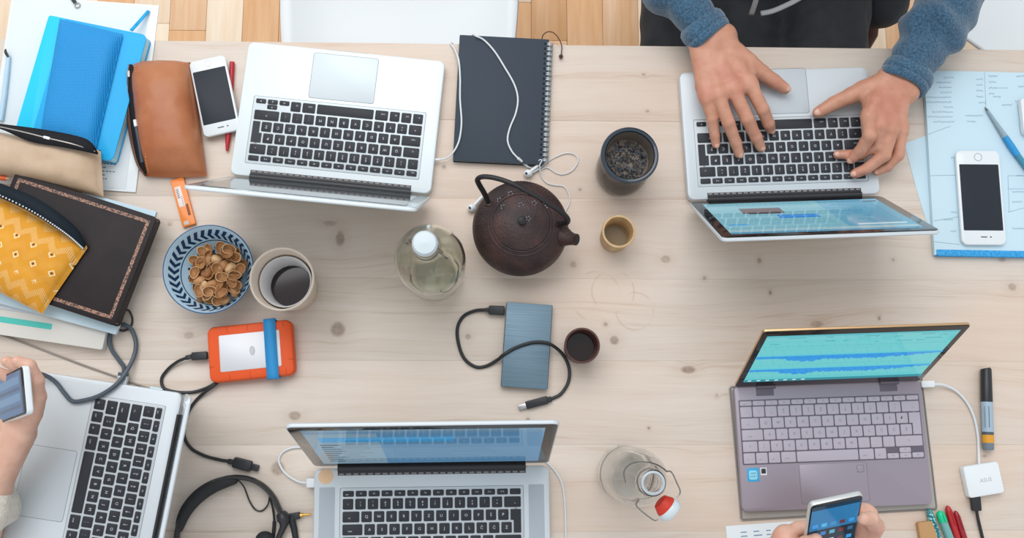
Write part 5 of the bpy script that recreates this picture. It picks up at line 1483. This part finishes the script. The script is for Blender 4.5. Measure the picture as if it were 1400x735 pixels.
# face
hd = Vector(RZ(.53, .905, .555)) - Vector(person.location)
def head_parts(t, hc, fwd, hair_m, skin_m):
    side = Vector((-fwd.y, fwd.x, 0))
    f = MB()
    rot = Matrix((side, fwd, Vector((0, 0, 1)))).transposed()
    for s in (-1, 1):
        MB().ball((0, 0, 0), .012, 12, 8).build('eye', mat('eye_white', '#e6e2dc', .2), t, loc=hc + side * s * .032 + fwd * .082 + Vector((0, 0, -.005)))
        MB().ball((0, 0, 0), .026, 12, 8, (.35, .6, 1.1), rot=rot).build('ear', skin_m, t, loc=hc + side * s * .090 + Vector((0, 0, -.02)))
    MB().ball((0, 0, 0), .016, 12, 8, (.8, 1.2, 1.5), rot=rot).build('nose', skin_m, t, loc=hc + fwd * .096 + Vector((0, 0, -.03)))
    MB().ball((0, 0, 0), .024, 12, 8, (1, .4, .3), rot=rot).build('mouth', mat('lips', '#b0685c', .4), t, loc=hc + fwd * .086 + Vector((0, 0, -.068)))
    h = solid([(tuple(hc - fwd * .018 + Vector((0, 0, .03))), tuple(hc - fwd * .02 + Vector((0, 0, .055))), .092, .088), (tuple(hc - fwd * .05 + Vector((0, 0, -.03))), tuple(hc - fwd * .04), .070, .075)], .010, .03, disp=lambda G: noise_disp(G, 90, .003))
    h.build('hair', hair_m, t)
m_hair = mat('brown_hair', '#4a382c', .6, bump=.6, bscale=160)
head_parts(person, hd, Vector((0, -1, 0)), m_hair, m_skin)

# sleeves, jacket and trousers
def knit(name, c1, c2):
    return mat(name, c1, .95, col2=c2, nscale=300, bump=.8, bscale=420, sheen=.4, ndetail=2)
m_sleeve = knit('blue_fleece', '#2b485e', '#446a85')
m_jacket = mat('dark_jacket', '#31373f', .85, bump=.3, bscale=500)
m_trous = mat('black_trousers', '#2c2e31', .8, col2='#34363a', nscale=30, bump=.25, bscale=700)
m_grey_t = mat('grey_trim', '#a9aaac', .6)
def ring_fold(c0, ax, per, amp):
    c0 = np.array(c0); ax = np.array(ax) / np.linalg.norm(ax)
    def f(G):
        s = (G - c0) @ ax
        wob = .012 * np.sin(G[..., 0] * 60 + G[..., 2] * 45)
        return -amp * np.sin((s + wob) * 2 * PI / per) * np.clip(s / .05, 0, 1)
    return f
def sleeve(wr, cuff_px, el, sh, seed, dirv):
    wr, el, sh = Vector(wr), Vector(el), Vector(sh)
    ax = (el - wr).normalized()
    caps_ = [(tuple(wr + ax * .020), tuple(el), .045, .055), (tuple(el), tuple(sh), .057, .068)]
    rf = ring_fold(tuple(wr + ax * .02), tuple(ax), .055, .0040)
    b = solid(caps_, .0065, .03, disp=lambda G: rf(G) + noise_disp(G, 70, .0022, seed), relax=2)
    return base_at(b, person.location).build('sleeve', m_sleeve, person, ang=180), ax
def cuff(parent, c, ax, r, L, m):
    """ribbed open cuff round the wrist, its hem folded in"""
    c = Vector(c); u = Vector((0, 0, 1)); u = (u - ax * u.dot(ax)).normalized(); w = ax.cross(u)
    N = 72; R = []
    for (t, rr) in ((.012, -.009), (.002, -.008), (-.001, -.004), (.001, .0), (.006, .002), (.012, .0022), (.013, .0012), (.014, .0022), (L * .6, .003), (L * .85, .002), (L, -.002), (L + .006, -.008)):
        ring_ = []
        for k in range(N):
            a = 2 * PI * k / N
            q = r + rr + .0005 * math.cos(a * 36) + .0022 * math.sin(3 * a + 1)
            ring_.append(c + ax * (t + .003 * math.sin(2 * a)) + (u * math.sin(a) * .88 + w * math.cos(a)) * q - Vector(person.location))
        R.append(ring_)
    b = MB(); b.rings(R, 0, False, False)
    o = b.build('cuff', m, person, ang=70)
m_cuff = knit('blue_cuff', '#2d4b62', '#476e89')
cR, cL = Vector(wv(971, 54, .050)), Vector(wv(1230, 116, .050))
elv_R, elv_L = Vector(el_R), Vector(el_L)
axR = (elv_R - cR).normalized(); axL = (elv_L - cL).normalized()
def sleeve2(c, ax, el, sh, seed, r0):
    caps_ = [(tuple(c + ax * .040), tuple(c + ax * .12), r0 - .001, r0 + .009), (tuple(c + ax * .12), tuple(el), r0 + .009, r0 + .012), (tuple(el), tuple(sh), r0 + .012, .070)]
    rf = ring_fold(tuple(c + ax * .03), tuple(ax), .062, .0042)
    b = solid(caps_, .0065, .03, disp=lambda G: rf(G) + noise_disp(G, 62, .0026, seed), relax=2)
    return base_at(b, person.location).build('sleeve', m_sleeve, person, ang=180)
sleeve2(cR, axR, el_R, sh_R, .4, .034); sleeve2(cL, axL, el_L, sh_L, 2.1, .037)
cuff(person, cR, axR, .0365, .034, m_cuff); cuff(person, cL, axL, .0385, .034, m_cuff)
jk = solid([(RZ(.53, 1.02, .30), RZ(.53, .955, .0), .135, .150), (RZ(.44, .95, .0), RZ(.43, .915, -.13), .105, .112), (RZ(.62, .95, .0), RZ(.63, .915, -.13), .105, .112), (RZ(.70, .96, -.05), RZ(.755, .80, -.20), .075, .055), (sh_R, sh_L, .075, .075), (RZ(.53, 1.02, .36), RZ(.53, .99, .40), .07, .068)], .009, .04, disp=lambda G: noise_disp(G, 40, .004))
jk = base_at(jk, person.location).build('jacket', m_jacket, person, ang=180)
tr_ = solid([(RZ(.40, 1.00, -.185), RZ(.355, .58, -.165), .098, .078), (RZ(.66, 1.00, -.185), RZ(.605, .56, -.165), .098, .080), (RZ(.355, .57, -.17), RZ(.33, .60, -.62), .070, .052), (RZ(.605, .56, -.17), RZ(.64, .58, -.62), .070, .052), (RZ(.40, 1.0, -.18), RZ(.66, 1.0, -.18), .11, .11), (RZ(.49, .98, -.19), RZ(.48, .66, -.185), .085, .070)], .009, .03, disp=lambda G: noise_disp(G, 45, .0035, 1.0))
tr_ = base_at(tr_, person.location).build('trousers', m_trous, person, ang=180)
for sx, yy in ((.33, .575), (.64, .555)):
    b = solid([((sx, yy + .05, .052), (sx, yy - .13, .046), .042, .036)], .008, .02)
    for i, v in enumerate(b.v): b.v[i] = (v[0], v[1], max(v[2], .0095))
    base_at(b, person.location).build('shoe', m_hinge, person, ang=180)
# grey trims of the jacket hem, lying on its front
def trim(pts, wdt, name):
    A_ = catmull(up(pts), 5); b = MB(); vs = []
    for i, p in enumerate(A_):
        t_ = (A_[min(i + 1, len(A_) - 1)] - A_[max(i - 1, 0)]).normalized(); s = Vector((-t_.y, t_.x, 0)).normalized() * wdt / 2
        vs += [p - s - person.location, p + s - person.location]
    b.add(vs, [(2 * k, 2 * k + 1, 2 * k + 3, 2 * k + 2) for k in range(len(A_) - 1)])
    o = b.build(name, m_grey_t, person, ang=70); md = o.modifiers.new('thickness', 'SOLIDIFY'); md.thickness = .003
trim([(1036, -12, .000), (1032, 4, -.022), (1027, 19, -.045)], .0085, 'zip_band')
trim([(1040, 19, -.050), (1055, 16, -.046), (1072, 9, -.038), (1088, 1, -.028), (1102, -8, -.018)], .0085, 'hem_band')

# ---------- the hand with a phone at the left edge
def arms_person(label, loc, hand_caps, nails_, slv, body_caps_, skin, slm, trm, head, fwd, hair, h=.0018):
    t = thing('person', label, 'person', loc)
    b = solid(hand_caps, h, .0042, disp=lambda G: noise_disp(G, 240, .0002), relax=2)
    join(b, solid(body_caps_, .012, .03, relax=1))
    base_at(b, t.location).build('body', skin, t, ang=180)
    for p, r in nails_: nail(t, p, r)
    for o in t.children:
        if o.name.startswith('fingernail'): o.matrix_parent_inverse = Matrix.Translation(-Vector(t.location))
    for nm, caps_, k in slv:
        base_at(solid(caps_, .0075, k, disp=lambda G: noise_disp(G, 60, .003, 1.3), relax=2), t.location).build(nm, trm if nm == 'trousers' else slm, t, ang=180)
    head_parts(t, Vector(head) - t.location, fwd, hair, skin)
    return t
m_cream = mat('cream_knit', '#cfc6b8', .95, col2='#ddd6ca', nscale=150, bump=.9, bscale=330, sheen=.3)
hc = []
P2 = dict(
    thumb=([(28, 598, .115), (44, 566, .140), (52, 542, .158), (49, 522, .172)], [.0150, .0130, .0108, .0090]),
    index=([(26, 575, .130), (46, 548, .150), (50, 520, .168), (40, 500, .180), (24, 493.5, .186)], [.0130, .0115, .0100, .0088, .0074]),
    middle=([(20, 575, .125), (38, 550, .135), (40, 520, .152), (26, 501, .168), (9, 494, .176)], [.0130, .0112, .0098, .0086, .0074]),
    ring=([(12, 578, .120), (26, 556, .122), (26, 530, .138), (12, 514, .150), (-4, 508, .158)], [.0120, .0108, .0094, .0084, .0072]))
for k, (p, r) in P2.items(): finger(hc, p, r)
lap = Vector((-1.12, .28, TZ - .055))
for q in range(4):
    a0 = lap + Vector((.052 + .004 * q, -.040 - .000 * q + .0, -.010)) + Vector((-.012 * q, -.017 * q + .02, 0))
    hc.append((tuple(lap + Vector((.02 - .006 * q, -.02 - .012 * q, -.004))), tuple(a0), .012, .010)); hc.append((tuple(a0), tuple(a0 + Vector((.026, -.012, -.016))), .010, .007))
hc.append((tuple(lap + Vector((.018, .008, 0))), tuple(lap + Vector((.058, .014, -.010))), .012, .008)); hc.append((tuple(lap + Vector((-.01, .01, .006))), tuple(lap + Vector((.012, -.03, -.004))), .022, .018))
hc += [(wv(5, 640, .090), wv(30, 592, .118), .0215, .0200), (wv(-4, 640, .090), wv(16, 592, .110), .0215, .0190), (wv(18, 598, .110), wv(40, 556, .140), .0190, .0150), (wv(30, 590, .118), wv(48, 550, .148), .0160, .0120), (wv(-30, 735, .045), wv(0, 645, .088), .0300, .0230)]
wz = wv(-30, 735, .045)
sA = (-1.18, -.05, TZ + .36); sB = (-1.20, .33, TZ + .36)
e2 = (-.95, -.26, TZ + .03); e2b = (-1.22, .45, TZ + .03); h2b = (-1.12, .28, TZ - .055)
arms_person('person at the left edge in a cream knit sleeve holding up a phone', (-1.25, .14, .0085), hc,
    [(P2['index'][0], .0074), (P2['middle'][0], .0074)],
    [('sleeve', [(wv(-12, 692, .066), e2, .040, .056), (e2, sA, .058, .068)], .03), ('sleeve', [((h2b[0] - .02, h2b[1] + .035, h2b[2] + .018), e2b, .040, .052), (e2b, sB, .058, .068)], .03),
     ('sweater', [((-1.28, .14, TZ + .30), (-1.27, .14, TZ - .10), .150, .158), (sA, sB, .075, .075)], .04),
     ('trousers', [((-1.28, .03, TZ - .165), (-.86, .02, TZ - .165), .095, .075), ((-1.28, .25, TZ - .165), (-.86, .27, TZ - .165), .095, .075), ((-.86, .02, TZ - .17), (-.90, .02, .07), .066, .05), ((-.86, .27, TZ - .17), (-.90, .27, .07), .066, .05)], .03)],
    [(wz, e2, .028, .036), (e2, sA, .038, .05), (h2b, e2b, .026, .036), (e2b, sB, .038, .05), (sA, sB, .055, .055), ((-1.26, .14, TZ + .28), (-1.26, .14, TZ - .12), .11, .12), ((-1.24, .14, TZ + .36), (-1.19, .14, TZ + .47), .055, .052), ((-1.16, .14, TZ + .56), (-1.15, .14, TZ + .60), .082, .088), ((-1.11, .14, TZ + .52), (-1.115, .14, TZ + .54), .055, .05)],
    m_skin2, m_cream, mat('blue_jeans', '#3f4f63', .85), (-1.145, .14, TZ + .585), Vector((1, 0, 0)), m_hair)
# stool for that person and the next one
def stool(label, x, y):
    t = thing('stool', label, 'stool', (x, y, .0085))
    MB().lathe([(.0, .425), (.15, .425), (.165, .432), (.17, .442), (.165, .452), (.0, .455)], 40).build('seat', m_dowel, t)
    for k in range(4):
        a = PI / 4 + k * PI / 2
        MB().tube([(.19 * math.cos(a), .19 * math.sin(a), 0), (.12 * math.cos(a), .12 * math.sin(a), .428)], .013, 10).build('leg', m_dowel, t)
    MB().tube([(.165 * math.cos(a), .165 * math.sin(a), .16) for a in np.linspace(0, 2 * PI, 32, endpoint=False)], .006, 8, closed=True).build('foot_ring', m_wire, t)
stool('round wooden stool under the person at the left end', -1.27, .14)

# the phone in that hand
def held_phone(label, o, ex, ey, w, d, th, edge_m, scr_base, rects, bz=.004):
    """o = centre; ex across the screen, ey up the screen (world unit vectors)"""
    ex = Vector(ex).normalized(); ey = Vector(ey); ey = (ey - ex * ey.dot(ex)).normalized(); ez = ex.cross(ey)
    t = put('smartphone', None, None, label=label, cat='phone')
    R = Matrix((ex, ey, ez)).transposed().to_4x4()
    t.matrix_basis = Matrix.Translation(o) @ R
    MB().slab(w, d, -th, 0, .007, .0018, seg=6).build('case', edge_m, t)
    MB().slab(w - .002, d - .002, -.0002, .0005, .006, .0003, seg=6).build('bezel', m_bezel, t)
    screen(t, Matrix.Translation((0, 0, -.00025)), w - bz * 2, d - bz * 4, -(d - bz * 4) / 2, scr_base, rects)
    return t
# its far short end is the pale strip, the screen falls away to the left
a_, b_ = U(31, 499, .215), U(37, 566, .215)
exv = (b_ - a_).normalized()
top_c = (a_ + b_) / 2
eyv = Vector((.656, 0, .755))
eyv = (eyv - exv * eyv.dot(exv)).normalized()
held_phone('white phone with a blue screen held in the hand at the left edge', top_c - eyv * .069, exv, eyv, (b_ - a_).length, .138, .0095, m_ph_white, '#4a6e96',
    [(.0, .0, 1, .05, '#2f4560'), (.12, .10, .30, .9, '#5f86ab'), (.38, .10, .45, .9, '#3a5878'), (.52, .10, .70, .9, '#6289ad'), (.78, .1, .86, .9, '#40607f')])

# ---------- the two hands with a phone at the bottom
ph_tl, ph_tr = U(1108, 691, .245), U(1181, 675.5, .245)
ph_bl, ph_br = U(1112, 748, .205), U(1183, 741, .205)
exv = (ph_tr - ph_tl).normalized(); tc = (ph_tl + ph_tr) / 2; bcn = (ph_bl + ph_br) / 2
eyv = (tc - bcn); eyv.z = eyv.length * .95; eyv = (eyv - exv * eyv.dot(exv)).normalized()
pw3 = (ph_tr - ph_tl).length
ph_o = tc - eyv * .072
icons = [(0, 0, 1, .06, '#1e3a52')]
g = random.Random(6)
for row, v in ((0, .30), (1, .44), (2, .58)):
    if row == 1: icons.append((0, .40, 1, 1, '#24313d'))
    for q, c_ in enumerate((['#3f9be8', '#4fb4e6', '#3a8fc6', '#6a3a44', '#3d9ce0'], ['#38808f', '#3f7fc8', '#5fa9c4', '#6e3038', '#3a6a8c'], ['#3f9be8', '#4fb4e6', '#c9d4da', '#6a3a44', '#3d9ce0'])[row]):
        icons.append((.06 + q * .19, v, .06 + q * .19 + .11, v + .06, c_))
held_phone('phone with rows of app icons held in two hands at the bottom edge', ph_o, exv, eyv, pw3, .144, .0085, mat('phone_silver', '#c9ccca', .3, metal=.5), '#2f79ad', icons, .003)
ezv = exv.cross(eyv)
def pp(u, v, n_):
    """point on that phone: u across, v down from the top, n off the screen (metres)"""
    return tuple(ph_o + exv * u + eyv * (.072 - v) + ezv * n_)
hw = pw3 / 2
H3 = []
def fing3(pts, rad):
    for a, b, ra, rb in zip(pts[:-1], pts[1:], rad[:-1], rad[1:]): H3.append((a, b, ra, rb, .0015))
_pp = pp
for s in (-1, 1):
    off_ = -.013 if s < 0 else -.004; dv_ = .020 if s < 0 else .008
    pp = lambda u, v, n_: _pp(u + s * off_, v + dv_, n_)
    fing3([pp(s * (hw + .030), .135, -.020), pp(s * (hw + .027), .085, -.004), pp(s * (hw + .014), .058, .004), pp(s * (hw + .003), .046, .009)] if s < 0 else
          [pp(s * (hw + .036), .130, -.020), pp(s * (hw + .036), .085, -.008), pp(s * (hw + .022), .055, -.002), pp(s * (hw + .008), .042, .003)], [.0150, .0125, .0105, .0085])
    for q, v in enumerate((.060, .080, .100, .120)):
        fing3([pp(s * (hw + .024), v + .035, -.030), pp(s * (hw + .012), v + .010, -.028), pp(s * (hw - .008), v, -.020), pp(s * (hw - .024), v - .004, -.0185)], [.0125, .0105, .0092, .0076])
    fing3([pp(s * (hw + .028), .085, -.026), pp(s * (hw + .030), .135, -.030), pp(s * (hw + .045), .200, -.040)], [.020, .024, .024])
    fing3([pp(s * (hw + .018), .105, -.034), pp(s * (hw + .036), .180, -.040)], [.020, .022])
pp = _pp
w3 = [pp(s * (hw + .045), .200, -.040) for s in (-1, 1)]
e3 = [(.40, -.66, TZ + .02), (.86, -.66, TZ + .02)]; s3 = [(.45, -.86, TZ + .30), (.81, -.86, TZ + .30)]
m_grey_sw = mat('grey_sweater', '#8a8d92', .95, col2='#7b7e84', nscale=120, bump=.5, bscale=350)
arms_person('person at the bottom edge, only fingers in view, holding a phone', (.63, -.90, .0085), H3, [],
    [('sleeve', [(tuple(Vector(w3[i]).lerp(Vector(e3[i]), .25)), e3[i], .038, .052), (e3[i], s3[i], .054, .066)], .03) for i in (0, 1)] +
    [('sweater', [((.63, -.93, TZ + .28), (.63, -.93, TZ - .10), .145, .156), (s3[0], s3[1], .075, .075)], .04),
     ('trousers', [((.53, -.94, TZ - .165), (.52, -.52, TZ - .165), .095, .075), ((.73, -.94, TZ - .165), (.74, -.52, TZ - .165), .095, .075), ((.52, -.52, TZ - .17), (.52, -.56, .07), .066, .05), ((.74, -.52, TZ - .17), (.74, -.56, .07), .066, .05)], .03)],
    [(w3[0], e3[0], .026, .036), (w3[1], e3[1], .026, .036), (e3[0], s3[0], .038, .05), (e3[1], s3[1], .038, .05), (s3[0], s3[1], .055, .055), ((.63, -.92, TZ + .28), (.63, -.92, TZ - .12), .11, .12), ((.63, -.90, TZ + .36), (.63, -.86, TZ + .46), .055, .052), ((.63, -.84, TZ + .54), (.63, -.83, TZ + .58), .082, .088), ((.63, -.785, TZ + .50), (.63, -.79, TZ + .52), .055, .05)],
    m_skin2, m_grey_sw, mat('blue_jeans', '#3f4f63', .85), (.63, -.825, TZ + .565), Vector((0, 1, 0)), m_hair)
stool('round wooden stool under the person at the near side', .63, -.93)
